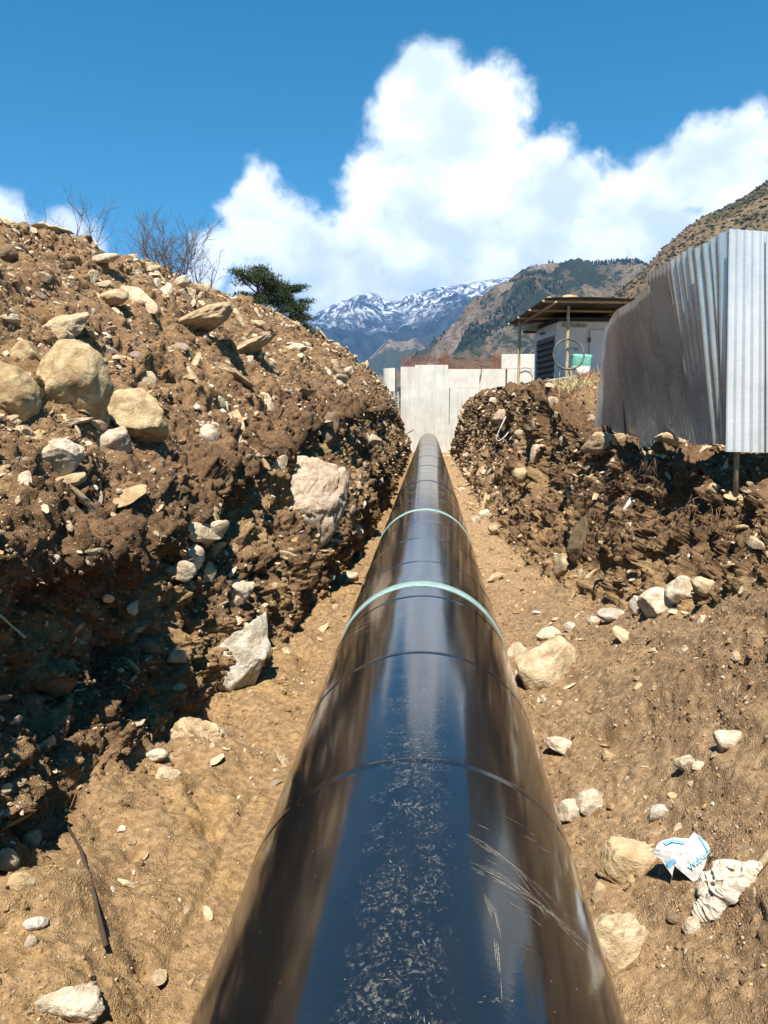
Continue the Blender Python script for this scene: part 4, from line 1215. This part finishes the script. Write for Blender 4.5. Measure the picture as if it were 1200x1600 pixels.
for (x, y, r_) in ((.72, .42, .05), (.02, 3.5, .048), (5.2, .4, .05), (5.2, 4.0, .05)):
    mb = MB(); n = 9
    mb.tube([(x + .01 * math.sin(k * 2.1), y, -.35 + (RZ - .05 + .35) * k / n) for k in range(n + 1)], [r_ * (1.0 + .08 * (k % 2)) for k in range(n + 1)], 8)
    mb.build('pole', M_BAMBOO, shelter, True)
for (px, py, w_, lab) in ((859, 471, 22, 'left pale stone weighing down the tin roof'), (889, 470, 30, 'middle long pale stone weighing down the tin roof'), (908, 470, 16, 'right small pale stone weighing down the tin roof')):
    p = U(px, py, 24.6); V, Fs = rock_verts(int(px), 3, 8, (1, .8, .35), .1); s = w_ / F * 24.6 * .5
    p.z = 4.0 + RZ + .10 + s * .25
    tag(link('roof_stone', fast_mesh('roof_stone', V * s, Fs, True, None, 3), M_B_TAN, None, p), lab, 'stone', 'stones on the tin roof')
# hose hoop
hc = U(888.5, 553.5, 24.2); mb = MB(); rr_ = .46
mb.tube([(rr_ * math.cos(a), .12 * math.sin(a) + .03 * math.sin(2 * a), rr_ * math.sin(a)) for a in [2 * math.pi * k / 40 for k in range(41)]], .032, 8, False)
hoop = mb.build('hose_hoop', mat_plain('grey_black_hose', (.09, .085, .075), .45, .3, 10), None, True, hc)
tag(hoop, 'black hose hoop standing in front of the generator', 'hose')
# green and white sack
def mat_sack():
    m_, t = material('green_white_sack')
    o = t.coord('Object'); sp = t.n('ShaderNodeSeparateXYZ'); t.l(o, sp.inputs[0])
    n = t.noise(o, 9, 4, .6)
    z = t.math('ADD', sp.outputs[2], t.math('MULTIPLY', t.math('SUBTRACT', n, .5), .06))
    col = t.mix(t.ramp(z, -.09, -.05), (.62, .63, .58), (.10, .36, .27))
    finish(t, t.mix(t.ramp(n, .5, .7, 0, .4), col, (.5, .5, .46)), .7, n, .02)
    return m_
p = U(909, 569, 24.9)
V, Fs = rock_verts(77, 4, 4, (1, 1, 1), .08, .2)
V = np.sign(V) * np.abs(V) ** .45 * (1 + .05 * fbm(V * 2, 3, 4)[:, None]) * np.array([.34, .14, .36])
sack0 = link('upright_sack', fast_mesh('upright_sack', V, Fs, True, None, 3), mat_sack(), None, p)
tag(sack0, 'green and white woven sack standing against the generator', 'sack')
# poles, planks and bricks lying in front
for k, (a, b, r_, lab, mt) in enumerate((((848, 597, 23.6), (905, 588, 23.9), .035, 'upper grey pipe lying below the generator louvres', M_STEEL), ((852, 602, 23.2), (900, 592, 23.5), .03, 'lower grey pipe lying below the generator louvres', M_STEEL),
        ((776, 609, 31), (828, 606, 31), .10, 'lower dark steel beam lying on the edge of the right bank', M_DARKST), ((791, 606.5, 32), (830, 604, 32), .09, 'upper dark steel beam lying on the edge of the right bank', M_DARKST))):
    m_ = MB(); A0, B0 = U(*a), U(*b)
    if k < 2: m_.tube([A0, (A0 + B0) / 2 + Vector((0, 0, .01)), B0], r_, 7)
    else:
        dvec_ = (B0 - A0); L = dvec_.length; Mr = dvec_.to_track_quat('X', 'Z').to_matrix()
        for zz, w_, h_ in ((r_, .2, .03), (0, .03, 2 * r_), (-r_, .2, .03)):
            m_.box((A0 + B0) / 2 + Vector((0, 0, zz)), (L, w_, h_), Mr)
    tag(m_.build('steel_beam' if k > 1 else 'steel_pipe', mt, None, k < 2), lab, 'beam' if k > 1 else 'pipe')
M_BRICK = mat_plain('red_brick', (.34, .13, .07), .9, .3, 12)
row = empty('brick_row', U(925, 590, 23.4)); tag(row, 'low row of red bricks in front of the generator beside the fence', 'bricks')
bm_ = MB(); bm_.box((0, 0, 0), (.085, .2, .1)); brick_me = bm_.mesh('brick'); brick_me.materials.append(M_BRICK)
for k in range(12):
    for j in range(2):
        q = U(906 + k * 4.4, 594 - k * .75 - j * 5.6, 23.4) - row.location
        b_ = bpy.data.objects.new('brick', brick_me); COL.objects.link(b_); b_.parent = row; b_.location = q; b_.rotation_euler = (rnd.uniform(-.1, .1), rnd.uniform(-.15, .15), rnd.uniform(-.2, .2))

# ------------------------------------------------------------------ small things
def wire(px_pts, Ys, rad, name, mat, label, cat, n=6):
    pts = [U(x, y, Y) for (x, y), Y in zip(px_pts, Ys)]
    P_ = [pts[0]]
    for i in range(len(pts) - 1):
        p0, p1, p2, p3 = pts[max(i - 1, 0)], pts[i], pts[i + 1], pts[min(i + 2, len(pts) - 1)]
        for t in (.25, .5, .75, 1):
            P_.append(.5 * ((2 * p1) + (-p0 + p2) * t + (2 * p0 - 5 * p1 + 4 * p2 - p3) * t * t + (-p0 + 3 * p1 - 3 * p2 + p3) * t ** 3))
    m_ = MB(); m_.tube(P_, rad, n)
    return tag(m_.build(name, mat, None, True), label, cat)
zc = pick(782, 680, 'R')[2] - .5
wire([(797, 640), (785, 662), (776, 683), (779, 689), (790, 681), (801, 664)], [zc + .5, zc, zc - .1, zc - .1, zc, zc + .6], .022, 'cable_loop', mat_plain('grey_cable', (.45, .44, .42), .5), 'pale cable loop hanging from the right bank', 'cable')
p, n, z = pick(982, 785, 'R')
mb = MB(); a = U(974, 798, p.y - .12); b = U(992, 771, p.y - .02)
mb.tube([a, (a * .6 + b * .4) + Vector((.01, 0, .01)), b], [.022, .03, .02], 8)
tag(mb.build('white_stick', mat_plain('bleached_wood', (.72, .68, .60), .7), None, True), 'short bleached white stick in the soil below the fence', 'stick')
p, n, z = pick(60, 1000, 'L')
Y0 = p.y - .9
wire([(-30, 945), (0, 962), (20, 980), (40, 996)], [Y0, Y0 + .05, Y0 + .1, Y0 + .12], .008, 'dry_twig', mat_plain('dry_twig_bark', (.50, .38, .24), .8), 'dry twig jutting in from the left edge over the dark hollow', 'twig')
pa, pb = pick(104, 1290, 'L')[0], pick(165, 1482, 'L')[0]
mb = MB(); up = Vector((.02, -.03, .03))  # thin dark tube laid in place of a stick shadow on the floor
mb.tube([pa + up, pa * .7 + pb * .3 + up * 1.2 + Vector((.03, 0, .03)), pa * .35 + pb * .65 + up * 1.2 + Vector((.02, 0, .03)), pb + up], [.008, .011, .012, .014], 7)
tag(mb.build('shadow_strip', mat_plain('shadow_strip_dark', (.06, .038, .022), .9), None, True), 'long dark strip shaped as a stick shadow down the ochre floor at lower left', 'shadow')
p, n, z = pick(840, 958, 'R')
V, Fs = rock_verts(5, 3, 8, (.09, .05, .025), .3)
tag(link('paper_scrap', fast_mesh('paper_scrap', V, Fs, False, None, 3), mat_plain('pink_paper', (.72, .56, .58), .8), None, p + n * .015), 'small pinkish paper scrap on the floor right of the pipe', 'litter')
p, n, z = pick(515, 901, 'L')
V, Fs = rock_verts(6, 2, 7, (.03, .02, .045), .3)
tag(link('plastic_scrap', fast_mesh('plastic_scrap', V, Fs, False, None, 3), mat_plain('green_plastic', (.16, .42, .26), .5), None, p + Vector((.06, -.1, .02))), 'tiny green plastic scrap in the shade under the pinkish boulder', 'litter')

# torn paper bag and crumpled sack on the ramp
p, n, z = pick(1075, 1350, 'R')
scl = z / 1200
bag = empty('paper_bag', p + n * 5 * scl - (p - Vector((0, 0, CAMZ))).normalized() * 12 * scl)
tag(bag, 'torn white and blue printed paper bag crumpled on the ramp', 'bag')
view = (p - Vector((0, 0, CAMZ))).normalized()
vr = view.cross(Vector((0, 0, 1))).normalized(); vu = vr.cross(view).normalized()
M_PAPER = mat_plain('white_paper', (.52, .51, .485), .75, .10, 20, bump=.004)
M_BLUE = mat_plain('blue_print', (.17, .42, .68), .7, .15, 30)
def Lp(zx, zy, d_):
    """zoomed bag pixel -> local point, d_ photo pixels towards the viewer"""
    x = 1010 + zx / 6.316 - 1075; y = 1280 + zy / 6.316 - 1350
    return (vr * x - vu * y - view * d_) * scl
def paper(name, front, back_d, centre, mat, seed):
    """faceted paper lump: front outline (zoom px, depth), bulged centre, back outline pushed away"""
    m_ = MB(); k = len(front)
    V = [Lp(*q) for q in front] + [Lp(*centre)] + [Lp(q[0] * .9 + centre[0] * .1, q[1] * .9 + centre[1] * .1, q[2] - back_d) for q in front]
    Fs = [(i, (i + 1) % k, k) for i in range(k)] + [((i + 1) % k, i, k + 1 + i, k + 1 + (i + 1) % k) for i in range(k)] + [tuple(range(2 * k, k, -1))]
    m_.add(V, [tuple(reversed(f)) for f in Fs])
    me = m_.mesh(name)
    bm = bmesh.new(); bm.from_mesh(me); bmesh.ops.triangulate(bm, faces=bm.faces[:])
    bmesh.ops.subdivide_edges(bm, edges=bm.edges[:], cuts=5, use_grid_fill=True)
    A = np.array([v.co[:] for v in bm.verts]); dsp = (ridged(A / (22 * scl) + seed, 3, seed) - .8) * 2.2 * scl
    for v, q in zip(bm.verts, dsp): v.co += (-view) * float(q)
    bm.to_mesh(me); bm.free()
    return link(name, me, mat, bag)
b1 = paper('bag_body', [(475, 160, 10), (600, 235, 8), (668, 362, 6), (575, 545, 12), (490, 605, 14), (318, 500, 16), (345, 410, 12), (420, 240, 12)], 26, (500, 380, 24), M_PAPER, 3)
b2 = paper('torn_flap', [(190, 295, 10), (290, 245, 10), (425, 228, 8), (375, 370, 16), (320, 470, 12), (300, 592, 8), (190, 470, 10), (85, 415, 8), (130, 385, 14), (150, 330, 8)], 14, (270, 380, 20), M_PAPER, 5)
def print_patch(par, pts, name='print'):
    m_ = MB(); m_.add([Lp(*q) for q in pts], [tuple(range(len(pts)))]); return m_.build(name, M_BLUE, par)
print_patch(b1, [(505, 178, 14), (535, 185, 14.5), (640, 330, 14), (660, 362, 9.5), (628, 366, 14), (590, 290, 17)])
print_patch(b2, [(195, 300, 15), (285, 262, 15), (400, 262, 14), (392, 285, 16), (280, 292, 19), (225, 330, 18)])
print_patch(b2, [(240, 480, 17), (310, 440, 18), (322, 462, 16), (282, 530, 12), (258, 525, 12)])
ex_ = (Lp(610, 325, 15.5) - Lp(475, 490, 19)); ex_n = ex_.normalized()
ez_ = (-view - ex_n * (-view).dot(ex_n)).normalized(); ey_ = ez_.cross(ex_n)
txt = text_mesh('lettering', 'Walplast', 11.5 * scl, M_BLUE, b1, Lp(470, 505, 25), (0, 0, 0), .002, .15)
txt.rotation_euler = Matrix((ex_n, ey_, ez_)).transposed().to_euler()
p, n, z = pick(1130, 1385, 'R')
scl = z / 1200
nu, nv = 150, 110
u, v = np.meshgrid(np.linspace(-1, 1, nu), np.linspace(-1, 1, nv))
ang = np.arctan2(v, u); rad = np.maximum(np.abs(u), np.abs(v))
edge = 1 + .14 * np.sin(ang * 2 + .4) + .14 * np.sin(ang * 3 + 2) + .09 * np.sin(ang * 5 + 1) + .05 * np.sin(ang * 9)
X = np.cos(ang) * rad * edge * 60 * scl; Y = np.sin(ang) * rad * edge * 40 * scl
Q = np.stack([X / (62 * scl), Y / (62 * scl), X * 0], -1)
Q = Q + .25 * np.stack([fbm(Q * 1.5, 2, 3), fbm(Q * 1.5 + 5, 2, 4), Q[..., 2]], -1)
folds = np.maximum(0, 1 - np.abs(pn(Q * np.array([2.2, 3.4, 1]) + 9, 5)) * 4.5) + .5 * np.maximum(0, 1 - np.abs(pn(Q * np.array([6, 4, 1]) + 2, 6)) * 4)
Hh = (1 - rad ** 4) * (9 + 9 * np.clip(fbm(Q * 1.7 + 1, 2, 9) + .3, 0, 1)) * scl + (folds * 6.5) * scl * (1 - .6 * rad) - 5 * scl * rad ** 6
A = np.stack([X, Y, Hh], -1)
f = grid_faces(nv, nu); B_ = A.copy(); B_[..., 2] -= .006
me = fast_mesh('cloth_sack', np.concatenate([A.reshape(-1, 3), B_.reshape(-1, 3)]), np.concatenate([f, (f + nu * nv)[:, ::-1]]), True)
def mat_cloth():
    m_, t = material('cream_sackcloth')
    o = t.coord('Object'); n = t.noise(o, 14, 5, .65); w = t.noise(o, 120, 2, .5)
    col = t.mix(t.ramp(n, .5, .72, 0, .7), (.58, .51, .40), (.34, .26, .17))
    st_ = t.noise(t.mapping(o, (1, 1, 1)), 30, 4, .7)
    col = t.mix(t.ramp(st_, .62, .68), col, (.06, .045, .03))
    finish(t, col, .85, t.math('ADD', n, t.math('MULTIPLY', w, .2)), .012)
    return m_
sk = link('cloth_sack', me, mat_cloth(), None, p + n * .02)
zx = vr; zx = (zx - n * zx.dot(n)).normalized(); zy = n.cross(zx)
sk.rotation_euler = (Matrix((zx, zy, n)).transposed() @ Matrix.Rotation(R(14), 3, 'Z')).to_euler()
tag(sk, 'crumpled dirty cream cloth sack below the paper bag', 'sack')
mb = MB(); a = pick(1180, 1372, 'R')[0] + Vector((0, 0, .05)); b = a + Vector((.22, .12, .16))
mb.tube([a, b], .022, 7); tag(mb.build('wood_stick', M_WOOD, None, True), 'pale wooden stick end beside the cloth sack at the right edge', 'stick')

# roots hanging out of the right bank, dry grass on top
def strands(name, spots, mat, parent, length, spread, rad, seed, up=False, per=40):
    r = random.Random(seed); m_ = MB()
    for (px, py) in spots:
        p, n, z = pick(px, py, 'R')
        for k in range(per):
            q = p + Vector((r.gauss(0, spread), r.gauss(0, spread), r.gauss(0, spread * .5)))
            L = length * r.uniform(.4, 1.3); dr = (n * .8 + Vector((r.gauss(0, .5), r.gauss(0, .5), (1.2 if up else -.2)))).normalized()
            pts = [q - dr * .03]; 
            for s_ in range(4):
                dr = (dr + Vector((r.gauss(0, .25), r.gauss(0, .25), (-.18 if up else -.55)))).normalized()
                pts.append(pts[-1] + dr * L / 4)
            m_.tube(pts, [rad, rad, rad * .8, rad * .6, rad * .3], 3, False)
    o = m_.build(name, mat, parent); o['kind'] = 'stuff'; return o
M_ROOT = mat_plain('root_fibre', (.16, .095, .055), .9, .3, 20)
strands('root_fibres', [(905, 780), (925, 750), (935, 800), (965, 760), (985, 790), (1010, 740), (1040, 760), (960, 820), (1060, 800), (1000, 810), (890, 740), (1030, 720), (1110, 790), (1150, 820), (920, 660), (870, 690)], M_ROOT, right_bank, .22, .13, .0035, 3, per=46)
strands('root_fibres', [(745, 660), (752, 690), (765, 640), (820, 650), (925, 640), (905, 620)], M_ROOT, right_bank, .55, .18, .008, 4, per=12)
M_GRASS = mat_plain('dry_grass', (.42, .34, .17), .9, .3, 5)
gs = strands('dry_grass', [(895, 598), (910, 596), (925, 594), (938, 592), (880, 600), (900, 602)], M_GRASS, None, .3, .22, .008, 5, True, 50)
tag(gs, 'dry straw coloured grass along the edge of the right bank', 'grass')
# ------------------------------------------------------------------ mountains
def ridge_hill(name, sil, Yr, depth_near, depth_back, mat, nu, nv, amp, nscale, seed, floor_z=-1.0, edge=.3):
    """sil: photo pixels of the skyline; the ridge stands at depth Yr, its near slope runs down towards the viewer"""
    sil = np.array(sil, float)
    pxs = np.linspace(sil[0, 0], sil[-1, 0], nu)
    pys = np.interp(pxs, sil[:, 0], sil[:, 1])
    rid = np.array([U(a, b, Yr)[:] for a, b in zip(pxs, pys)])
    t = np.linspace(0, 1, nv)
    rows = []
    for k, q in enumerate(t):
        if q <= .8:
            s = q / .8
            y = Yr - depth_near * (1 - s)
            h = s ** .95
        else:
            s = (q - .8) / .2
            y = Yr + depth_back * s
            h = 1 - s * .8
        x = rid[:, 0] * (y / Yr)
        z = floor_z + (rid[:, 2] - floor_z) * h
        rows.append(np.stack([x, np.full(nu, y), z], -1))
    A = np.array(rows)
    nz = ridged(A / nscale * np.array([1, 1, .6]), 6, seed) - .9
    tt = np.repeat(t[:, None], nu, 1)
    m_ = np.sin(np.clip(tt / .8, 0, 1) * math.pi) ** .7 * (tt < .8) + edge * np.exp(-((tt - .8) / .05) ** 2)
    A[..., 2] += nz * amp * m_
    A[..., 1] += fbm(A / nscale + 7, 4, seed + 3) * amp * .8 * (tt < .78) * np.clip(tt * 3, 0, 1)
    me = fast_mesh(name, A.reshape(-1, 3), grid_faces(nv, nu), True)
    o = link(name, me, mat)
    o['kind'] = 'structure'
    return o, A

def mat_snow_mountain():
    m_, t = material('snow_rock')
    ge = t.n('ShaderNodeNewGeometry'); p = ge.outputs['Position']
    sp = t.n('ShaderNodeSeparateXYZ'); t.l(p, sp.inputs[0])
    sn = t.n('ShaderNodeSeparateXYZ'); t.l(ge.outputs['Normal'], sn.inputs[0])
    n1 = t.noise(p, .009, 8, .66, .6); n2 = t.noise(t.mapping(p, (1, 1, .5), (.4, .3, .5)), .022, 7, .68, .8); n3 = t.noise(p, .0022, 4, .5)
    rock = t.mix(t.ramp(n1, .35, .65), (.030, .042, .055), (.085, .095, .105))
    alt = t.math('ADD', sp.outputs[2], t.math('MULTIPLY', t.math('SUBTRACT', n3, .5), 620.0))
    s = t.ramp(alt, 330, 640)
    cover = t.math('MULTIPLY', s, t.ramp(t.math('ADD', t.math('MULTIPLY', n2, .7), t.math('MULTIPLY', n1, .3)), .49, .575))
    full = t.math('MULTIPLY', t.ramp(alt, 640, 860), t.ramp(n2, .42, .58))
    col = t.mix(t.math('MAXIMUM', cover, full), rock, (.66, .69, .74))
    forest = t.ramp(t.noise(p, .006, 5, .6), .4, .6)
    col = t.mix(t.math('MULTIPLY', t.ramp(alt, 460, 260), .8), col, t.mix(forest, (.018, .032, .030), (.05, .055, .05)))
    finish(t, col, .95, t.math('ADD', n1, n2), 25.0, spec=.05)
    return m_
def mat_hill(name, soil, soil2, veg, scale, cover, high=None, bump=3.0):
    m_, t = material(name)
    p = t.n('ShaderNodeNewGeometry').outputs['Position']
    sp = t.n('ShaderNodeSeparateXYZ'); t.l(p, sp.inputs[0])
    n1 = t.noise(p, scale * .18, 6, .6); n2 = t.noise(p, scale, 6, .7); n3 = t.noise(p, scale * .05, 5, .6)
    col = t.mix(t.ramp(n2, .40, .62), soil2, soil)
    v = t.ramp(t.math('ADD', t.math('MULTIPLY', n2, .45), t.math('ADD', t.math('MULTIPLY', n1, .3), t.math('MULTIPLY', n3, .5))), cover, cover + .05)
    col = t.mix(v, col, veg)
    if high: col = t.mix(t.ramp(t.math('ADD', sp.outputs[2], t.math('MULTIPLY', n3, high[1])), high[0], high[0] + high[1] * .5), col, veg)
    finish(t, col, .95, n2, bump, spec=.05)
    return m_
M_MTN = mat_snow_mountain()
M_MID = mat_hill('brown_forest_slope', (.25, .185, .13), (.10, .078, .052), (.030, .038, .024), .085, .605, None, 6)
M_SPUR = mat_hill('brown_spur_slope', (.32, .22, .15), (.15, .11, .08), (.045, .055, .035), .05, .62, None, 6)
M_NEARH = mat_hill('dry_shrub_slope', (.20, .145, .085), (.13, .095, .055), (.050, .050, .026), .25, .66, None, 1.0)
mtn, _ = ridge_hill('snow_mountain', [(250, 470), (360, 500), (430, 500), (490, 498), (520, 478), (560, 463), (588, 461), (606, 472), (622, 474), (655, 456), (700, 447), (740, 440), (790, 434), (830, 436), (880, 450), (1000, 480), (1300, 500)], 5200, 3000, 1500, M_MTN, 360, 140, 110, 420, 11, edge=.0)
mtn['label'] = 'blue snow streaked mountain ridge rising into the cloud'
spur, SP_ = ridge_hill('brown_spur', [(470, 640), (520, 615), (560, 585), (590, 548), (605, 530), (625, 535), (650, 530), (665, 545), (700, 560), (760, 600), (820, 640)], 3000, 1200, 700, M_SPUR, 160, 70, 60, 300, 12, edge=.15)
spur['label'] = 'small brown spur in front of the snowy mountain'
mid, MID_ = ridge_hill('forested_hill', [(560, 640), (600, 620), (640, 590), (690, 546), (725, 500), (745, 483), (790, 450), (820, 430), (850, 418), (885, 411), (930, 412), (985, 414), (1020, 424), (1080, 430), (1300, 440)], 1700, 1100, 500, M_MID, 240, 100, 55, 260, 13, edge=.12)
mid['label'] = 'brown hill with dark forest along its top in the middle distance'
nearh, NH_ = ridge_hill('shrub_hill', [(880, 560), (930, 490), (965, 462), (1000, 430), (1040, 388), (1080, 352), (1120, 330), (1160, 308), (1200, 281), (1260, 255), (1400, 200), (1700, 120)], 520, 330, 200, M_NEARH, 200, 90, 12, 80, 14, edge=.12)
nearh['label'] = 'dry hillside dotted with shrubs behind the metal fence'
# trees and shrubs far off: one mass per slope
def blobs(name, A, count, hmin, hmax, shape, mat, seed, rowlo, rowhi, dens, label, kids=None, only=None):
    r = np.random.default_rng(seed)
    nv, nu = A.shape[:2]
    VV_, FF_, CC_ = [], [], []
    off = 0
    made = 0
    X, Y, Z = PROJ(A)
    tries = 0
    while made < count and tries < count * 30:
        tries += 1
        i = int(r.integers(int(nv * rowlo), int(nv * rowhi))); j = int(r.integers(0, nu))
        i = min(i, nv - 2); j = min(j, nu - 2); fa, fb_ = r.random(), r.random()
        p = (A[i, j] * (1 - fa) + A[i + 1, j] * fa) * (1 - fb_) + (A[i, j + 1] * (1 - fa) + A[i + 1, j + 1] * fa) * fb_
        if not (-40 < X[i, j] < 1240): continue
        if only is not None and not only(X[i, j], Y[i, j], i / nv, p, r): continue
        h = r.uniform(hmin, hmax)
        if shape == 'cone':
            k = 5; a0 = r.uniform(0, 6)
            ring = lambda z, q: np.array([[math.cos(a0 + 2 * math.pi * m / k) * q * r.uniform(.7, 1.2), math.sin(a0 + 2 * math.pi * m / k) * q * r.uniform(.7, 1.2), z] for m in range(k)])
            v = np.concatenate([ring(.0, .12), ring(.18, .26), ring(.55, .2), [[0, 0, 1.0]]]) * h
            f = [[m, (m + 1) % k, k + (m + 1) % k] for m in range(k)] + [[m, k + (m + 1) % k, k + m] for m in range(k)]
            f += [[k + m, k + (m + 1) % k, 2 * k + (m + 1) % k] for m in range(k)] + [[k + m, 2 * k + (m + 1) % k, 2 * k + m] for m in range(k)]
            f += [[2 * k + m, 2 * k + (m + 1) % k, 3 * k] for m in range(k)]
            f = np.array(f)
        else:
            v, f = LOW[int(r.integers(len(LOW)))]
            v = v * np.array([h * .6, h * .6, h * .62]) * (1 + .35 * r.normal(size=(len(v), 1))).clip(.5, 1.6) + np.array([0, 0, h * .25])
        VV_.append(v + p); FF_.append(f + off); off += len(v); made += 1
        CC_.append(np.repeat((np.array(mat[1]) * r.uniform(.6, 1.4))[None], len(v), 0))
    me = fast_mesh(name, np.concatenate(VV_), np.concatenate(FF_), False, np.concatenate(CC_), 3)
    o = link(name, me, mat[0]); return tag(o, label, 'vegetation', None, 'stuff')
m_, t = material('far_foliage'); finish(t, t.attr('tone'), .95, spec=.05); M_FARF = m_
def top_forest(x, y, q, p, r):
    nn = fbm(np.array([p / 120.0]), 3, 5)[0]
    return (q > .68 and x > 800 and nn > -.3) or nn > .22
blobs('hill_forest', MID_, 4500, 3, 7.5, 'cone', (M_FARF, (.022, .032, .020)), 21, .3, .83, 1, 'dark conifers along the top of the brown hill', only=top_forest)
blobs('hill_shrubs', NH_, 4200, .6, 2.1, 'bush', (M_FARF, (.060, .056, .030)), 22, .2, .80, 1, 'scattered green shrubs on the dry hillside behind the fence')

# ------------------------------------------------------------------ pine and bare shrubs on the left crest
M_BARK = mat_plain('pine_bark', (.10, .07, .05), .9, .3, 6)
m_, t = material('pine_needles'); finish(t, t.mix(t.ramp(t.noise(t.coord('Object'), 1.6, 3), .3, .7), (.016, .030, .012), (.055, .080, .030)), .7, spec=.2); M_NEEDLE = m_
def pine(px, py_top, px_w, Y, ground_z, seed, label, dome=1.0):
    r = random.Random(seed); nr = np.random.default_rng(seed)
    top = U(px, py_top, Y); half = px_w / F * Y * .5
    H = top.z - ground_z
    root = empty('pine_tree', (top.x, Y, ground_z)); tag(root, label, 'tree')
    tr = MB(); lean = r.uniform(-.15, .15)
    tr.tube([(lean * k / 8, 0, H * .94 * k / 8) for k in range(9)], [.15 * (1 - k / 9.5) + .02 for k in range(9)], 8)
    tips = []
    nl = 30
    for k in range(nl):
        zf = .36 + .6 * (k + r.random()) / nl
        a = r.uniform(0, 6.28); q = (zf - .36) / .64
        L = half * (1.05 - .80 * max(0, q - .25) ** 1.3) * r.uniform(.7, 1.1) * (.75 if q < .12 else 1)
        b = Vector((lean * zf, 0, H * zf)); d_ = Vector((math.cos(a), math.sin(a), .15 + .45 * q))
        pts = [b]
        for s_ in range(5):
            d_ = (d_ + Vector((r.gauss(0, .12), r.gauss(0, .12), r.gauss(.0, .1)))).normalized(); pts.append(pts[-1] + d_ * L / 5)
        tr.tube(pts, [.045, .036, .028, .02, .013, .006], 5, False)
        for s_ in (3, 4, 5):
            for c_ in range(3):
                tips.append(pts[s_] + Vector((r.gauss(0, .15), r.gauss(0, .15), r.gauss(.05, .05))))
    tr.build('trunk', M_BARK, root, True)
    VV_, FF_ = [], []; off = 0
    for tp in tips:
        n = 56; c = nr.normal(size=(n, 3)) * np.array([.17, .17, .05]) + np.array(tp[:])
        d_ = nr.normal(size=(n, 3)) * .6 + np.array([0, 0, .5]); d_ /= np.linalg.norm(d_, axis=1)[:, None]
        s_ = np.cross(d_, nr.normal(size=(n, 3))); s_ /= np.linalg.norm(s_, axis=1)[:, None]
        L = nr.uniform(.06, .15, (n, 1)); w_ = nr.uniform(.010, .022, (n, 1))
        q = np.stack([c - s_ * w_, c + s_ * w_, c + d_ * L + s_ * w_ * .3, c + d_ * L - s_ * w_ * .3], 1)
        VV_.append(q.reshape(-1, 3)); FF_.append(np.arange(4 * n).reshape(n, 4) + off); off += 4 * n
    link('crown', fast_mesh('crown', np.concatenate(VV_), np.concatenate(FF_), False), M_NEEDLE, root)
pine(405, 427, 92, 33, 4.6, 3, 'left and taller green pine behind the rubble crest')
pine(455, 447, 72, 35, 4.4, 8, 'right green pine leaning past the rubble crest')
M_TWIG = mat_plain('bare_twig', (.13, .10, .085), .9, .3, 12)
def shrub(px, py_base, h_px, w_px, Y, seed, label, stems, forks, thin=1.0):
    r = random.Random(seed)
    b = U(px, py_base, Y); h = h_px / F * Y; w_ = w_px / F * Y
    root = empty('bare_shrub', (b.x, b.y, b.z - .3)); tag(root, label, 'shrub', None)
    def grow(m_, p, d_, L, rad, lvl):
        pts = [p]
        for s_ in range(4):
            d_ = (d_ + Vector((r.gauss(0, .14), r.gauss(0, .14), r.gauss(.03, .08)))).normalized(); pts.append(pts[-1] + d_ * L / 4)
        m_.tube(pts, [rad, rad * .85, rad * .7, rad * .55, rad * .35], 4, False)
        if lvl > 0:
            for k in range(forks):
                q = pts[r.randint(1, 4)]
                grow(m_, q, (d_ + Vector((r.gauss(0, .55), r.gauss(0, .55), r.gauss(.05, .35)))).normalized(), L * r.uniform(.45, .75), rad * .55, lvl - 1)
    for k in range(stems):
        m_ = MB(); a = r.uniform(-1, 1)
        grow(m_, Vector((a * w_ * .25, r.uniform(-.2, .2), 0)), Vector((a * .45, r.uniform(-.3, .3), 1)).normalized(), (h + .3) * r.uniform(.45, .75), .011 * thin * Y / 18, 3)
        m_.build('stem', M_TWIG, root)
shrub(128, 380, 85, 110, 16.5, 1, 'thin leafless sapling on the left crest against the cloud', 6, 3, 1.1)
shrub(62, 350, 40, 40, 15.5, 5, 'few sparse twigs at the far left of the crest', 3, 2, .6)
shrub(185, 395, 45, 40, 17.5, 6, 'low sparse twigs between the two larger bare shrubs', 3, 3, .6)
shrub(262, 425, 82, 95, 20.5, 2, 'dense dark leafless shrub on the left crest', 18, 4, 1.3)
shrub(318, 440, 50, 50, 23, 3, 'small leafless bush between the dense shrub and the pine', 8, 3, 1.1)

# ------------------------------------------------------------------ air between here and the mountains
mb = MB(); mb.box((0, 4200, 599), (15000, 9200, 1202))
hz, t = material('haze_air')
pv = t.n('ShaderNodeVolumePrincipled')
pv.inputs['Color'].default_value = (.16, .46, 1.0, 1)
pv.inputs['Density'].default_value = .00010
pv.inputs['Anisotropy'].default_value = 0.0
oo = t.n('ShaderNodeOutputMaterial'); t.l(pv.outputs[0], oo.inputs['Volume'])
HAZE = True
if HAZE:
    hb = mb.build('haze', hz); hb['kind'] = 'stuff'; hb['label'] = 'thin blue mountain haze filling the valley'
